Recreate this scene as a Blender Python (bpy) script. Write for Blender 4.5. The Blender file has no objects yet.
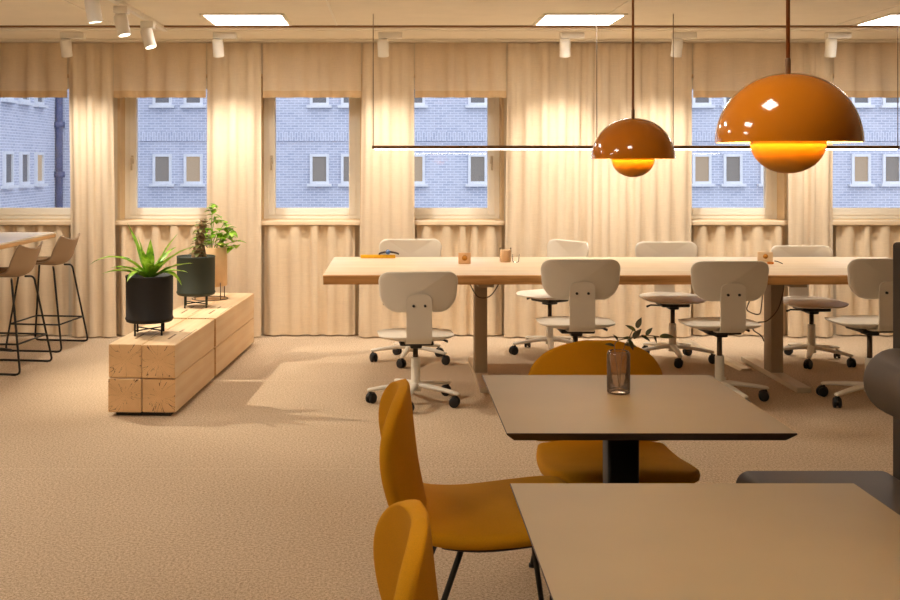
import bpy, bmesh, math, random
from mathutils import Vector, Matrix, Euler

C = bpy.context.scene.collection
PI = math.pi
R = math.radians

# ------------------------------------------------------------------ camera model used to survey the room
F = 1060.0            # focal length in pixels of a 900 px wide frame
VX, VY = 392.0, 162.0 # the vanishing point of the room's depth lines
CH = 1.43             # camera height


def X(px, Y):
    return (px - VX) * Y / F


def Z(py, Y):
    return CH - (py - VY) * Y / F


def YF(py, z=0.0):
    """depth of a point of height z that shows at row py"""
    return (CH - z) * F / (py - VY)


# ------------------------------------------------------------------ colour / material helpers
def lin(c):
    def f(v):
        v /= 255.0
        return v / 12.92 if v <= 0.04045 else ((v + 0.055) / 1.055) ** 2.4
    return (f(c[0]), f(c[1]), f(c[2]), 1.0)


class NT:
    def __init__(self, name):
        self.m = bpy.data.materials.new(name)
        self.m.use_nodes = True
        self.t = self.m.node_tree
        self.n = self.t.nodes
        self.out = self.n['Material Output']
        self.b = self.n['Principled BSDF']

    def add(self, kind, **kw):
        nd = self.n.new(kind)
        for k, v in kw.items():
            setattr(nd, k, v)
        return nd

    def link(self, a, b):
        self.t.links.new(a, b)

    def coord(self, scale=(1, 1, 1), kind='Object', rot=(0, 0, 0)):
        tc = self.add('ShaderNodeTexCoord')
        mp = self.add('ShaderNodeMapping')
        mp.inputs['Scale'].default_value = scale
        mp.inputs['Rotation'].default_value = rot
        self.link(tc.outputs[kind], mp.inputs['Vector'])
        return mp.outputs['Vector']

    def noise(self, vec, scale, detail=3, rough=0.5, dist=0.0):
        nz = self.add('ShaderNodeTexNoise')
        nz.inputs['Scale'].default_value = scale
        nz.inputs['Detail'].default_value = detail
        nz.inputs['Roughness'].default_value = rough
        nz.inputs['Distortion'].default_value = dist
        if vec is not None:
            self.link(vec, nz.inputs['Vector'])
        return nz.outputs['Fac']

    def ramp(self, fac, stops, interp='LINEAR'):
        r = self.add('ShaderNodeValToRGB')
        r.color_ramp.interpolation = interp
        el = r.color_ramp.elements
        el[0].position, el[0].color = stops[0]
        el[1].position, el[1].color = stops[-1]
        for p, c in stops[1:-1]:
            e = el.new(p)
            e.color = c
        self.link(fac, r.inputs['Fac'])
        return r.outputs['Color']

    def mix(self, fac, a, b, mode='MIX'):
        m = self.add('ShaderNodeMix', data_type='RGBA', blend_type=mode)
        for sock, v in ((m.inputs['Factor'], fac), (m.inputs[6], a), (m.inputs[7], b)):
            if hasattr(v, 'default_value') or hasattr(v, 'links'):
                self.link(v, sock)
            else:
                sock.default_value = v
        return m.outputs[2]

    def math(self, op, a, b=None, c=None):
        m = self.add('ShaderNodeMath', operation=op)
        for i, v in enumerate((a, b, c)):
            if v is None:
                continue
            if isinstance(v, (int, float)):
                m.inputs[i].default_value = v
            else:
                self.link(v, m.inputs[i])
        return m.outputs[0]

    def bump(self, h, strength, dist=0.01):
        b = self.add('ShaderNodeBump')
        b.inputs['Strength'].default_value = strength
        b.inputs['Distance'].default_value = dist
        self.link(h, b.inputs['Height'])
        self.link(b.outputs['Normal'], self.b.inputs['Normal'])


def mat(name, col, rough=0.5, metal=0.0, var=0.06, vscale=6.0, bump=0.0, bscale=200.0, coat=0.0, spec=0.5):
    """plain surface with a little tonal variation and an optional grain"""
    t = NT(name)
    c = lin(col)
    vec = t.coord()
    n = t.noise(vec, vscale, 2)
    lo = tuple(v * (1 - var) for v in c[:3]) + (1,)
    hi = tuple(min(1, v * (1 + var)) for v in c[:3]) + (1,)
    t.link(t.ramp(n, [(0.3, lo), (0.7, hi)]), t.b.inputs['Base Color'])
    t.b.inputs['Roughness'].default_value = rough
    t.b.inputs['Metallic'].default_value = metal
    t.b.inputs['Coat Weight'].default_value = coat
    t.b.inputs['Specular IOR Level'].default_value = spec
    if bump:
        t.bump(t.noise(vec, bscale, 2), bump, 0.004)
    return t.m


def emis(name, col, strength):
    t = NT(name)
    t.b.inputs['Base Color'].default_value = (0.1, 0.1, 0.1, 1)
    t.b.inputs['Emission Color'].default_value = col
    t.b.inputs['Emission Strength'].default_value = strength
    return t.m


def fabric(name, col, var=0.1, scale=500, bump=0.3, rough=0.9, sheen=0.0):
    t = NT(name)
    vec = t.coord()
    c = lin(col)
    n1 = t.noise(vec, scale, 2)
    n2 = t.noise(vec, 7, 3)
    a = t.ramp(n1, [(0.3, tuple(v * (1 - var) for v in c[:3]) + (1,)), (0.7, tuple(min(1, v * (1 + var)) for v in c[:3]) + (1,))])
    b = t.ramp(n2, [(0.3, (0.9, 0.9, 0.9, 1)), (0.7, (1, 1, 1, 1))])
    t.link(t.mix(1.0, a, b, 'MULTIPLY'), t.b.inputs['Base Color'])
    t.b.inputs['Roughness'].default_value = rough
    t.b.inputs['Specular IOR Level'].default_value = 0.2
    t.b.inputs['Sheen Weight'].default_value = sheen
    t.b.inputs['Sheen Tint'].default_value = c
    t.bump(n1, bump, 0.002)
    return t.m


def curtain_mat(name, col, translucency):
    t = NT(name)
    c = lin(col)
    v1 = t.coord((900, 900, 12))
    v2 = t.coord((12, 12, 700))
    w = t.math('ADD', t.noise(v1, 1.0, 2), t.noise(v2, 1.0, 2))
    colr = t.ramp(t.math('MULTIPLY', w, 0.5), [(0.3, tuple(v * .88 for v in c[:3]) + (1,)), (0.7, tuple(min(1, v * 1.08) for v in c[:3]) + (1,))])
    t.link(colr, t.b.inputs['Base Color'])
    t.b.inputs['Roughness'].default_value = 0.95
    t.b.inputs['Specular IOR Level'].default_value = 0.1
    t.bump(w, 0.15, 0.002)
    tr = t.add('ShaderNodeBsdfTranslucent')
    t.link(colr, tr.inputs['Color'])
    mx = t.add('ShaderNodeMixShader')
    mx.inputs['Fac'].default_value = translucency
    t.link(t.b.outputs[0], mx.inputs[1])
    t.link(tr.outputs[0], mx.inputs[2])
    t.link(mx.outputs[0], t.out.inputs['Surface'])
    return t.m


def glass_mat(name, tint=(1, 1, 1, 1), ior=1.5, base=0.0):
    t = NT(name)
    tr = t.add('ShaderNodeBsdfTransparent')
    tr.inputs['Color'].default_value = tint
    gl = t.add('ShaderNodeBsdfGlossy')
    gl.inputs['Roughness'].default_value = 0.01
    fr = t.add('ShaderNodeFresnel')
    fr.inputs['IOR'].default_value = ior
    mx = t.add('ShaderNodeMixShader')
    fac = t.math('ADD', fr.outputs[0], base)
    t.link(fac, mx.inputs['Fac'])
    t.link(tr.outputs[0], mx.inputs[1])
    t.link(gl.outputs[0], mx.inputs[2])
    t.link(mx.outputs[0], t.out.inputs['Surface'])
    return t.m


def wood_mat(name, light, dark, axis='X', grain=9.0, rough=0.5, cracks=0.0, stretch=22.0):
    """boards whose grain runs along the axis"""
    t = NT(name)
    s = {'X': (1, stretch, stretch), 'Y': (stretch, 1, stretch), 'Z': (stretch, stretch, 1)}[axis]
    vec = t.coord(tuple(v * grain / 10 for v in s))
    n1 = t.noise(vec, 1.0, 5, 0.6, 0.4)
    n2 = t.noise(t.coord((2.2, 2.2, 2.2)), 1.0, 2)
    c1 = t.ramp(n1, [(0.28, lin(dark)), (0.62, lin(light))])
    c2 = t.ramp(n2, [(0.3, (0.86, 0.84, 0.82, 1)), (0.7, (1, 1, 1, 1))])
    col = t.mix(1.0, c1, c2, 'MULTIPLY')
    if cracks:
        vc = t.coord(tuple(v * 0.16 * grain / 10 for v in s))
        k = t.noise(vc, 2.0, 1, 0.4, 0.3)
        d = t.math('ABSOLUTE', t.math('SUBTRACT', k, 0.5))
        g = t.noise(t.coord((1.4, 1.4, 1.4)), 2.0, 1)
        m = t.math('MULTIPLY', t.math('LESS_THAN', d, cracks), t.math('GREATER_THAN', g, 0.56))
        col = t.mix(m, col, lin((136, 96, 58)))
    t.link(col, t.b.inputs['Base Color'])
    t.b.inputs['Roughness'].default_value = rough
    t.b.inputs['Specular IOR Level'].default_value = 0.3
    t.bump(n1, 0.12, 0.003)
    return t.m


# ------------------------------------------------------------------ mesh helpers
def mobj(name, bm, m, parent=None, smooth=True, angle=38, loc=None, kind=None):
    if smooth:
        for f in bm.faces:
            f.smooth = True
        for e in bm.edges:
            if len(e.link_faces) == 2 and e.calc_face_angle(0) > R(angle):
                e.smooth = False
    me = bpy.data.meshes.new(name)
    bm.to_mesh(me)
    bm.free()
    ms = m if isinstance(m, (list, tuple)) else [m]
    for x in ms:
        me.materials.append(x)
    o = bpy.data.objects.new(name, me)
    C.objects.link(o)
    if parent is not None:
        o.parent = parent
    if loc is not None:
        o.location = loc
    if kind:
        o['kind'] = kind
    return o


def tag(o, label=None, cat=None, group=None, kind=None):
    if label:
        o['label'] = label
    if cat:
        o['category'] = cat
    if group:
        o['group'] = group
    if kind:
        o['kind'] = kind
    return o


def thing(name, label, cat, loc=(0, 0, 0), rz=0.0, group=None):
    o = bpy.data.objects.new(name, None)
    o.empty_display_size = 0.1
    C.objects.link(o)
    o.location = loc
    o.rotation_euler = (0, 0, rz)
    return tag(o, label, cat, group)


def kids(o):
    return [c for c in bpy.data.objects if c.parent == o]


def copy_tree(o, parent=None):
    c = o.copy()
    C.objects.link(c)
    if parent is not None:
        c.parent = parent
    for k in kids(o):
        copy_tree(k, c)
    return c


def box(bm, size, cen, bevel=0.0, rot=None, seg=2, mi=0):
    r = bmesh.ops.create_cube(bm, size=1.0)
    vs = r['verts']
    mt = Matrix.Diagonal((size[0], size[1], size[2], 1))
    if rot is not None:
        mt = Euler(rot).to_matrix().to_4x4() @ mt
    mt = Matrix.Translation(cen) @ mt
    bmesh.ops.transform(bm, matrix=mt, verts=vs)
    fs = set(f for v in vs for f in v.link_faces)
    for f in fs:
        f.material_index = mi
    if bevel > 0:
        es = list(set(e for v in vs for e in v.link_edges))
        rb = bmesh.ops.bevel(bm, geom=es, offset=bevel, segments=seg, profile=0.6, affect='EDGES')
        for f in rb['faces']:
            f.material_index = mi
    return bm


def loft(bm, rings, closed=True, cap=True, mi=0):
    """skin successive rings (lists of points) with quads"""
    vr = [[bm.verts.new(p) for p in r] for r in rings]
    n = len(vr[0])
    for a, b in zip(vr, vr[1:]):
        for i in range(n if closed else n - 1):
            j = (i + 1) % n
            f = bm.faces.new((a[i], a[j], b[j], b[i]))
            f.material_index = mi
    if cap and closed:
        for ring, rev in ((vr[0], True), (vr[-1], False)):
            f = bm.faces.new(list(reversed(ring)) if rev else ring)
            f.material_index = mi
    return vr


def lathe(bm, prof, seg=32, cen=(0, 0, 0), cap=False, mi=0):
    rings = []
    for r, z in prof:
        r = max(r, 1e-4)
        rings.append([Vector((cen[0] + r * math.cos(2 * PI * i / seg), cen[1] + r * math.sin(2 * PI * i / seg), cen[2] + z)) for i in range(seg)])
    loft(bm, rings, True, cap, mi)
    return bm


def smooth_path(pts, n=8):
    pts = [Vector(p) for p in pts]
    out = []
    for i in range(len(pts) - 1):
        p0 = pts[max(i - 1, 0)]
        p1, p2 = pts[i], pts[i + 1]
        p3 = pts[min(i + 2, len(pts) - 1)]
        for k in range(n):
            t = k / n
            out.append(0.5 * ((2 * p1) + (-p0 + p2) * t + (2 * p0 - 5 * p1 + 4 * p2 - p3) * t * t + (-p0 + 3 * p1 - 3 * p2 + p3) * t ** 3))
    out.append(pts[-1])
    return out


def fillet(pts, r, n=6):
    """polyline with its inner corners rounded"""
    pts = [Vector(p) for p in pts]
    out = [pts[0]]
    for a, b, c in zip(pts, pts[1:], pts[2:]):
        d1, d2 = (a - b), (c - b)
        q = min(r, d1.length * .45, d2.length * .45)
        p, s = b + d1.normalized() * q, b + d2.normalized() * q
        for k in range(n + 1):
            t = k / n
            out.append((1 - t) ** 2 * p + 2 * t * (1 - t) * b + t * t * s)
    out.append(pts[-1])
    return out


def tube(bm, pts, rad, seg=10, cap=True, flat=1.0, mi=0):
    pts = [Vector(p) for p in pts]
    n = len(pts)
    rads = rad if isinstance(rad, (list, tuple)) else [rad] * n
    up = None
    rings = []
    for i, p in enumerate(pts):
        d = (pts[min(i + 1, n - 1)] - pts[max(i - 1, 0)]).normalized()
        if up is None:
            up = Vector((0, 0, 1)) if abs(d.z) < 0.9 else Vector((0, 1, 0))
        s = d.cross(up)
        if s.length < 1e-6:
            s = d.orthogonal()
        s.normalize()
        up = s.cross(d).normalized()
        rings.append([p + rads[i] * (math.cos(2 * PI * k / seg) * s + flat * math.sin(2 * PI * k / seg) * up) for k in range(seg)])
    loft(bm, rings, True, cap, mi)
    return bm


def rrect(w, h, r, n=6, rb=None):
    """rounded rectangle outline centred on 0; rb: radius of the lower corners"""
    rb = r if rb is None else rb
    out = []
    for cx, cy, rr, a0 in ((w / 2, h / 2, r, 0), (-w / 2, h / 2, r, 90), (-w / 2, -h / 2, rb, 180), (w / 2, -h / 2, rb, 270)):
        ox, oy = cx - math.copysign(rr, cx), cy - math.copysign(rr, cy)
        for k in range(n + 1):
            a = R(a0 + 90 * k / n)
            out.append((ox + rr * math.cos(a), oy + rr * math.sin(a)))
    return out


# ------------------------------------------------------------------ materials
M = {}
M['ceiling'] = mat('ceiling_paint', (246, 236, 218), 0.9, var=0.02)
M['wall'] = mat('wall_paint', (228, 212, 186), 0.9, var=0.03)
M['trim'] = mat('white_trim', (246, 238, 222), 0.5, var=0.02)
M['frame'] = mat('cream_window_paint', (250, 243, 228), 0.45, var=0.02)
M['reveal'] = mat('beige_reveal', (226, 196, 152), 0.6, var=0.05)
M['sill'] = mat('sill_board', (240, 214, 178), 0.5, var=0.04)
M['drape'] = curtain_mat('beige_curtain', (238, 217, 187), 0.10)
M['valance'] = curtain_mat('beige_valance', (246, 224, 192), 0.30)
M['hem'] = curtain_mat('valance_hem', (236, 204, 160), 0.10)
M['lower'] = curtain_mat('beige_short_curtain', (240, 217, 184), 0.06)
M['pane'] = glass_mat('window_glass', (0.96, 0.97, 1, 1), 1.5, 0.03)
M['chair'] = mat('warm_white_plastic', (232, 222, 205), 0.5, var=0.02)
M['chair_leg'] = mat('warm_white_lacquer', (240, 232, 216), 0.4, var=0.02)
M['black'] = mat('black_plastic', (30, 27, 25), 0.5)
M['wheel'] = mat('black_caster', (22, 20, 20), 0.55)
M['piston'] = mat('grey_gas_lift', (92, 78, 64), 0.3, metal=0.8)
M['steel'] = mat('taupe_leg_lacquer', (168, 146, 116), 0.45, var=0.03)
M['foot'] = mat('light_leg_lacquer', (214, 196, 168), 0.45, var=0.03)
M['cable'] = mat('grey_cable', (96, 74, 50), 0.5)
M['blackmetal'] = mat('black_metal', (18, 15, 13), 0.42, var=0.1)
M['mustard'] = fabric('mustard_wool', (204, 140, 12), 0.12, 620, 0.35)
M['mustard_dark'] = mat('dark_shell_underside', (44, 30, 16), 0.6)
M['taupe'] = mat('taupe_linoleum', (164, 146, 118), 0.5, var=0.03, vscale=4, bump=0.03, bscale=500)
M['edge'] = mat('dark_table_edge', (58, 36, 20), 0.45, var=0.12, vscale=30)
M['sofa'] = fabric('grey_brown_leather', (94, 82, 71), 0.05, 300, 0.12, 0.5)
M['sofa_back'] = fabric('dark_grey_felt', (82, 73, 65), 0.14, 700, 0.3)
M['orange'] = mat('burnt_orange_lacquer', (236, 136, 12), 0.12, var=0.02, coat=1.0)
M['orange_in'] = mat('orange_inside', (254, 226, 150), 0.5, var=0.02)
M['cord'] = mat('brown_cord', (168, 104, 52), 0.7)
M['bowl'] = mat('bright_orange_lacquer', (244, 164, 40), 0.3, var=0.02)
M['wire'] = mat('thin_dark_wire', (120, 90, 60), 0.5)
M['rod'] = mat('dark_bronze_rod', (140, 104, 72), 0.4, metal=0.3)
M['white'] = mat('white_lacquer', (250, 245, 236), 0.4, var=0.02)
M['pot_black'] = mat('matte_black_pot', (24, 20, 18), 0.7, var=0.08)
M['pot_green'] = mat('dark_green_pot', (42, 48, 34), 0.6, var=0.06)
M['pot_peach'] = mat('light_wood_pot', (236, 194, 142), 0.55, var=0.06, vscale=14)
M['soil'] = mat('potting_soil', (58, 42, 30), 0.95, var=0.3, vscale=60, bump=0.6, bscale=90)
M['bark'] = mat('knobbly_brown_stem', (134, 108, 76), 0.9, var=0.25, vscale=40, bump=0.5, bscale=70)
M['stool_shell'] = mat('sand_stool_shell', (152, 126, 98), 0.6, var=0.03)
M['stool_seat'] = fabric('grey_brown_stool_cushion', (140, 112, 82), 0.08, 400, 0.2)
M['counter'] = mat('pale_counter_top', (230, 218, 198), 0.25, var=0.02)
M['counter_edge'] = wood_mat('counter_edge_wood', (222, 176, 118), (196, 146, 92), 'Y')
M['panel_glow'] = emis('led_panel_glow', (1.0, 0.925, 0.82, 1), 20.0)
M['near_panel_glow'] = emis('near_led_panel_glow', (1.0, 0.91, 0.79, 1), 20.0)
M['strip_glow'] = emis('led_strip_glow', (1.0, 0.90, 0.76, 1), 9.0)
M['spot_glow'] = emis('spot_lens_glow', (1.0, 0.86, 0.66, 1), 6.0)
M['ring_glow'] = emis('added_ring_glow', (1.0, 0.76, 0.40, 1), 60.0)
M['table_wood'] = wood_mat('pale_ash_top', (246, 226, 196), (236, 208, 170), 'X', 5.0, 0.4)
M['live_edge'] = wood_mat('live_edge_wood', (228, 174, 110), (172, 114, 62), 'X', 9.0, 0.6)
M['beam_side'] = wood_mat('pine_beam_side', (246, 220, 182), (232, 192, 142), 'Y', 5.0, 0.6, cracks=0.003)


def beam_end_mat():
    t = NT('pine_beam_end')
    tc = t.add('ShaderNodeTexCoord')
    sp = t.add('ShaderNodeSeparateXYZ')
    t.link(tc.outputs['Object'], sp.inputs[0])
    x, z = sp.outputs['X'], sp.outputs['Z']
    rr = t.math('SQRT', t.math('ADD', t.math('MULTIPLY', x, x), t.math('MULTIPLY', z, z)))
    an = t.math('ARCTAN2', z, x)
    oi = t.add('ShaderNodeObjectInfo')
    cb = t.add('ShaderNodeCombineXYZ')
    t.link(t.math('MULTIPLY', an, 1.7), cb.inputs[0])
    t.link(t.math('MULTIPLY', rr, 3.0), cb.inputs[1])
    t.link(t.math('MULTIPLY', oi.outputs['Random'], 40.0), cb.inputs[2])
    k = t.noise(cb.outputs[0], 1.6, 2, 0.5)
    d = t.math('ABSOLUTE', t.math('SUBTRACT', k, 0.5))
    crack = t.math('MULTIPLY', t.math('LESS_THAN', d, t.math('MULTIPLY', rr, 0.08)), t.math('LESS_THAN', d, 0.006))
    rings = t.math('SINE', t.math('MULTIPLY', t.math('ADD', rr, t.math('MULTIPLY', t.noise(tc.outputs['Object'], 9, 2), 0.012)), 900.0))
    base = t.ramp(t.math('MULTIPLY_ADD', rings, 0.5, 0.5), [(0.0, lin((224, 178, 124))), (1.0, lin((236, 194, 142)))])
    shade = t.ramp(t.noise(tc.outputs['Object'], 8, 3), [(0.3, (0.84, 0.8, 0.76, 1)), (0.7, (1, 1, 1, 1))])
    col = t.mix(crack, t.mix(1.0, base, shade, 'MULTIPLY'), lin((96, 60, 30)))
    t.link(col, t.b.inputs['Base Color'])
    t.b.inputs['Roughness'].default_value = 0.8
    return t.m


M['beam_end'] = beam_end_mat()


def carpet_mat():
    t = NT('beige_loop_carpet')
    vec = t.coord()
    n1 = t.noise(vec, 95, 4, 0.75)
    n2 = t.noise(vec, 260, 2, 0.6)
    n3 = t.noise(vec, 1.3, 3)
    c = t.ramp(t.math('MULTIPLY_ADD', n1, 0.6, t.math('MULTIPLY', n2, 0.4)),
               [(0.38, lin((150, 126, 101))), (0.5, lin((204, 180, 151))), (0.62, lin((232, 210, 182)))])
    s = t.ramp(n3, [(0.3, (0.93, 0.92, 0.91, 1)), (0.7, (1, 1, 1, 1))])
    col = t.mix(1.0, c, s, 'MULTIPLY')
    # the seams between carpet widths, every 2 m along Y
    sp = t.add('ShaderNodeSeparateXYZ')
    t.link(vec, sp.inputs[0])
    fr = t.math('ABSOLUTE', t.math('SUBTRACT', t.math('FRACT', t.math('MULTIPLY', t.math('ADD', sp.outputs['Y'], 0.06), 0.5)), 0.5))
    seam = t.math('LESS_THAN', fr, 0.004)
    col = t.mix(t.math('MULTIPLY', seam, 0.22), col, lin((226, 206, 176)))
    t.link(col, t.b.inputs['Base Color'])
    t.b.inputs['Roughness'].default_value = 1.0
    t.b.inputs['Specular IOR Level'].default_value = 0.1
    t.bump(n1, 0.5, 0.006)
    return t.m


M['carpet'] = carpet_mat()


def brick_mat(name, along='X', soldier=False):
    t = NT(name)
    tc = t.add('ShaderNodeTexCoord')
    sp = t.add('ShaderNodeSeparateXYZ')
    t.link(tc.outputs['Object'], sp.inputs[0])
    cb = t.add('ShaderNodeCombineXYZ')
    t.link(sp.outputs[along], cb.inputs[1 if soldier else 0])
    t.link(sp.outputs['Z'], cb.inputs[0 if soldier else 1])
    b = t.add('ShaderNodeTexBrick')
    t.link(cb.outputs[0], b.inputs['Vector'])
    b.inputs['Scale'].default_value = 1.0
    b.inputs['Brick Width'].default_value = 0.22
    b.inputs['Row Height'].default_value = 0.072
    b.inputs['Mortar Size'].default_value = 0.009
    b.inputs['Color1'].default_value = lin((154, 163, 184))
    b.inputs['Color2'].default_value = lin((174, 180, 197))
    b.inputs['Mortar'].default_value = lin((206, 210, 224))
    n = t.ramp(t.noise(tc.outputs['Object'], 0.5, 3), [(0.3, (0.88, 0.88, 0.9, 1)), (0.7, (1, 1, 1, 1))])
    t.link(t.mix(1.0, b.outputs['Color'], n, 'MULTIPLY'), t.b.inputs['Base Color'])
    t.b.inputs['Roughness'].default_value = 0.95
    return t.m


M['brick'] = brick_mat('blue_grey_brick')
M['brick_side'] = brick_mat('blue_grey_brick_side', 'Y')
M['soldier'] = brick_mat('upright_brick_course', 'X', True)
M['out_frame'] = mat('outdoor_window_frame', (200, 204, 212), 0.6)
M['out_pane'] = emis('lit_outdoor_pane', lin((196, 178, 158)), 0.22)
M['out_pane_warm'] = emis('warm_outdoor_pane', lin((235, 196, 140)), 0.42)
M['out_pane_dim'] = emis('dim_outdoor_pane', lin((110, 122, 156)), 0.12)
M['pipe'] = mat('rusty_drainpipe', (74, 82, 116), 0.6, var=0.2)
M['street'] = mat('grey_yard', (120, 124, 134), 0.9)


def leaf_mat(name, a, b, c):
    t = NT(name)
    n = t.noise(t.coord(), 22, 3)
    col = t.ramp(n, [(0.3, lin(a)), (0.5, lin(b)), (0.7, lin(c))])
    t.link(col, t.b.inputs['Base Color'])
    t.b.inputs['Roughness'].default_value = 0.45
    tr = t.add('ShaderNodeBsdfTranslucent')
    t.link(col, tr.inputs['Color'])
    mx = t.add('ShaderNodeMixShader')
    mx.inputs['Fac'].default_value = 0.25
    t.link(t.b.outputs[0], mx.inputs[1])
    t.link(tr.outputs[0], mx.inputs[2])
    t.link(mx.outputs[0], t.out.inputs['Surface'])
    return t.m


M['leaf_bright'] = leaf_mat('bright_strap_leaf', (70, 120, 22), (142, 192, 40), (204, 230, 96))
M['leaf_green'] = leaf_mat('fresh_leaf', (96, 146, 24), (150, 198, 44), (190, 224, 84))
M['leaf_dark'] = leaf_mat('dark_succulent_leaf', (112, 92, 60), (118, 122, 62), (156, 156, 86))
M['leaf_sprig'] = leaf_mat('sprig_leaf', (34, 44, 20), (58, 60, 28), (92, 62, 36))
M['vase'] = glass_mat('clear_vase_glass', (0.96, 0.92, 0.87, 1), 1.3, 0.03)
t_ = M['vase'].node_tree
_mx = t_.nodes['Mix Shader']
_d = t_.nodes.new('ShaderNodeBsdfDiffuse')
_d.inputs['Color'].default_value = lin((214, 176, 146))
_m2 = t_.nodes.new('ShaderNodeMixShader')
_m2.inputs['Fac'].default_value = 0.10
t_.links.new(_mx.outputs[0], _m2.inputs[1])
t_.links.new(_d.outputs[0], _m2.inputs[2])
t_.links.new(_m2.outputs[0], t_.nodes['Material Output'].inputs['Surface'])
M['tumbler'] = glass_mat('clear_tumbler_glass', (0.98, 0.97, 0.95, 1), 1.2, 0.0)
M['water'] = glass_mat('vase_water', (0.97, 0.94, 0.90, 1), 1.2, 0.0)
M['yellow'] = mat('yellow_rule', (250, 184, 20), 0.45, var=0.12, vscale=60)
M['strap'] = mat('dark_strap', (70, 54, 44), 0.6)
M['blue_dial'] = mat('blue_dial', (74, 108, 160), 0.3)
M['card'] = mat('kraft_card', (244, 196, 146), 0.7, var=0.03)
M['card_pale'] = mat('pale_card', (238, 208, 170), 0.7, var=0.03)
M['emblem'] = mat('amber_emblem', (196, 126, 14), 0.5, var=0.15, vscale=80)
M['peach'] = mat('peach_wax', (248, 206, 160), 0.6, var=0.04)
M['orange_fruit'] = mat('orange_clip', (236, 140, 30), 0.5)
M['alu'] = mat('aluminium_channel', (206, 190, 164), 0.35, metal=0.4)

# ------------------------------------------------------------------ the room
YW = 8.80     # face of the window wall
YG = 9.00     # glass plane
H = 2.42
XL, XR, YB = -5.2, 5.6, -3.2
KX0, KDX = -0.675, 1.174
WIN = list(range(-3, 5))
OP_Z0, OP_Z1 = 0.93, 2.16
OPW = 0.43


def wx(k):
    return KX0 + KDX * k


bm = bmesh.new()
box(bm, (XR - XL, 9.06 - YB, 0.12), ((XL + XR) / 2, (9.06 + YB) / 2, -0.06))
mobj('floor', bm, M['carpet'], smooth=False, kind='structure')

bm = bmesh.new()
box(bm, (XR - XL, 9.06 - YB, 0.12), ((XL + XR) / 2, (9.06 + YB) / 2, H + 0.06))
mobj('ceiling', bm, M['ceiling'], smooth=False, kind='structure')

bm = bmesh.new()
TH = 0.26
yc = YW + TH / 2
box(bm, (XR - XL, TH, OP_Z0), ((XL + XR) / 2, yc, OP_Z0 / 2))
box(bm, (XR - XL, TH, H - OP_Z1), ((XL + XR) / 2, yc, (H + OP_Z1) / 2))
edges = [XL] + [v for k in WIN for v in (wx(k) - OPW, wx(k) + OPW)] + [XR]
for a, b in zip(edges[0::2], edges[1::2]):
    box(bm, (b - a, TH, OP_Z1 - OP_Z0), ((a + b) / 2, yc, (OP_Z0 + OP_Z1) / 2))
mobj('wall_back', bm, M['wall'], smooth=False, kind='structure')
for nm, sx, cx in (('wall_left', 0.1, XL - 0.05), ('wall_right', 0.1, XR + 0.05)):
    bm = bmesh.new()
    box(bm, (sx, 9.06 - YB, H), (cx, (9.06 + YB) / 2, H / 2))
    mobj(nm, bm, M['wall'], smooth=False, kind='structure')
bm = bmesh.new()
box(bm, (XR - XL, 0.1, H), ((XL + XR) / 2, YB - 0.05, H / 2))
mobj('wall_front', bm, M['wall'], smooth=False, kind='structure')

# ceiling trims: the shadow-gap strip, the light rail and the curtain rail
def rail(name, y, z, w, h, m, bev=0.003):
    bm = bmesh.new()
    box(bm, (XR - XL - 0.02, w, h), ((XL + XR) / 2, y, z), bev)
    return mobj(name, bm, m, smooth=False, kind='structure')


M['shadow_gap'] = mat('grey_shadow_strip', (150, 112, 78), 0.8)
rail('trim_1', 7.70, H - 0.006, 0.035, 0.012, M['shadow_gap'])
rail('trim_2', 7.80, H - 0.008, 0.10, 0.016, M['trim'])
rail('trim_3', 8.20, H - 0.004, 0.5, 0.008, M['ceiling'])
rail('trim_4', 8.50, H - 0.011, 0.06, 0.022, M['trim'])
for i, xj in enumerate((-3.0, -2.0, -0.4, 1.45, 3.2)):
    bm = bmesh.new()
    box(bm, (0.012, 1.3, 0.006), (xj, 7.0, H - 0.003))
    mobj('trim_%d' % (5 + i), bm, M['trim'], smooth=False, kind='structure')

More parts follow.
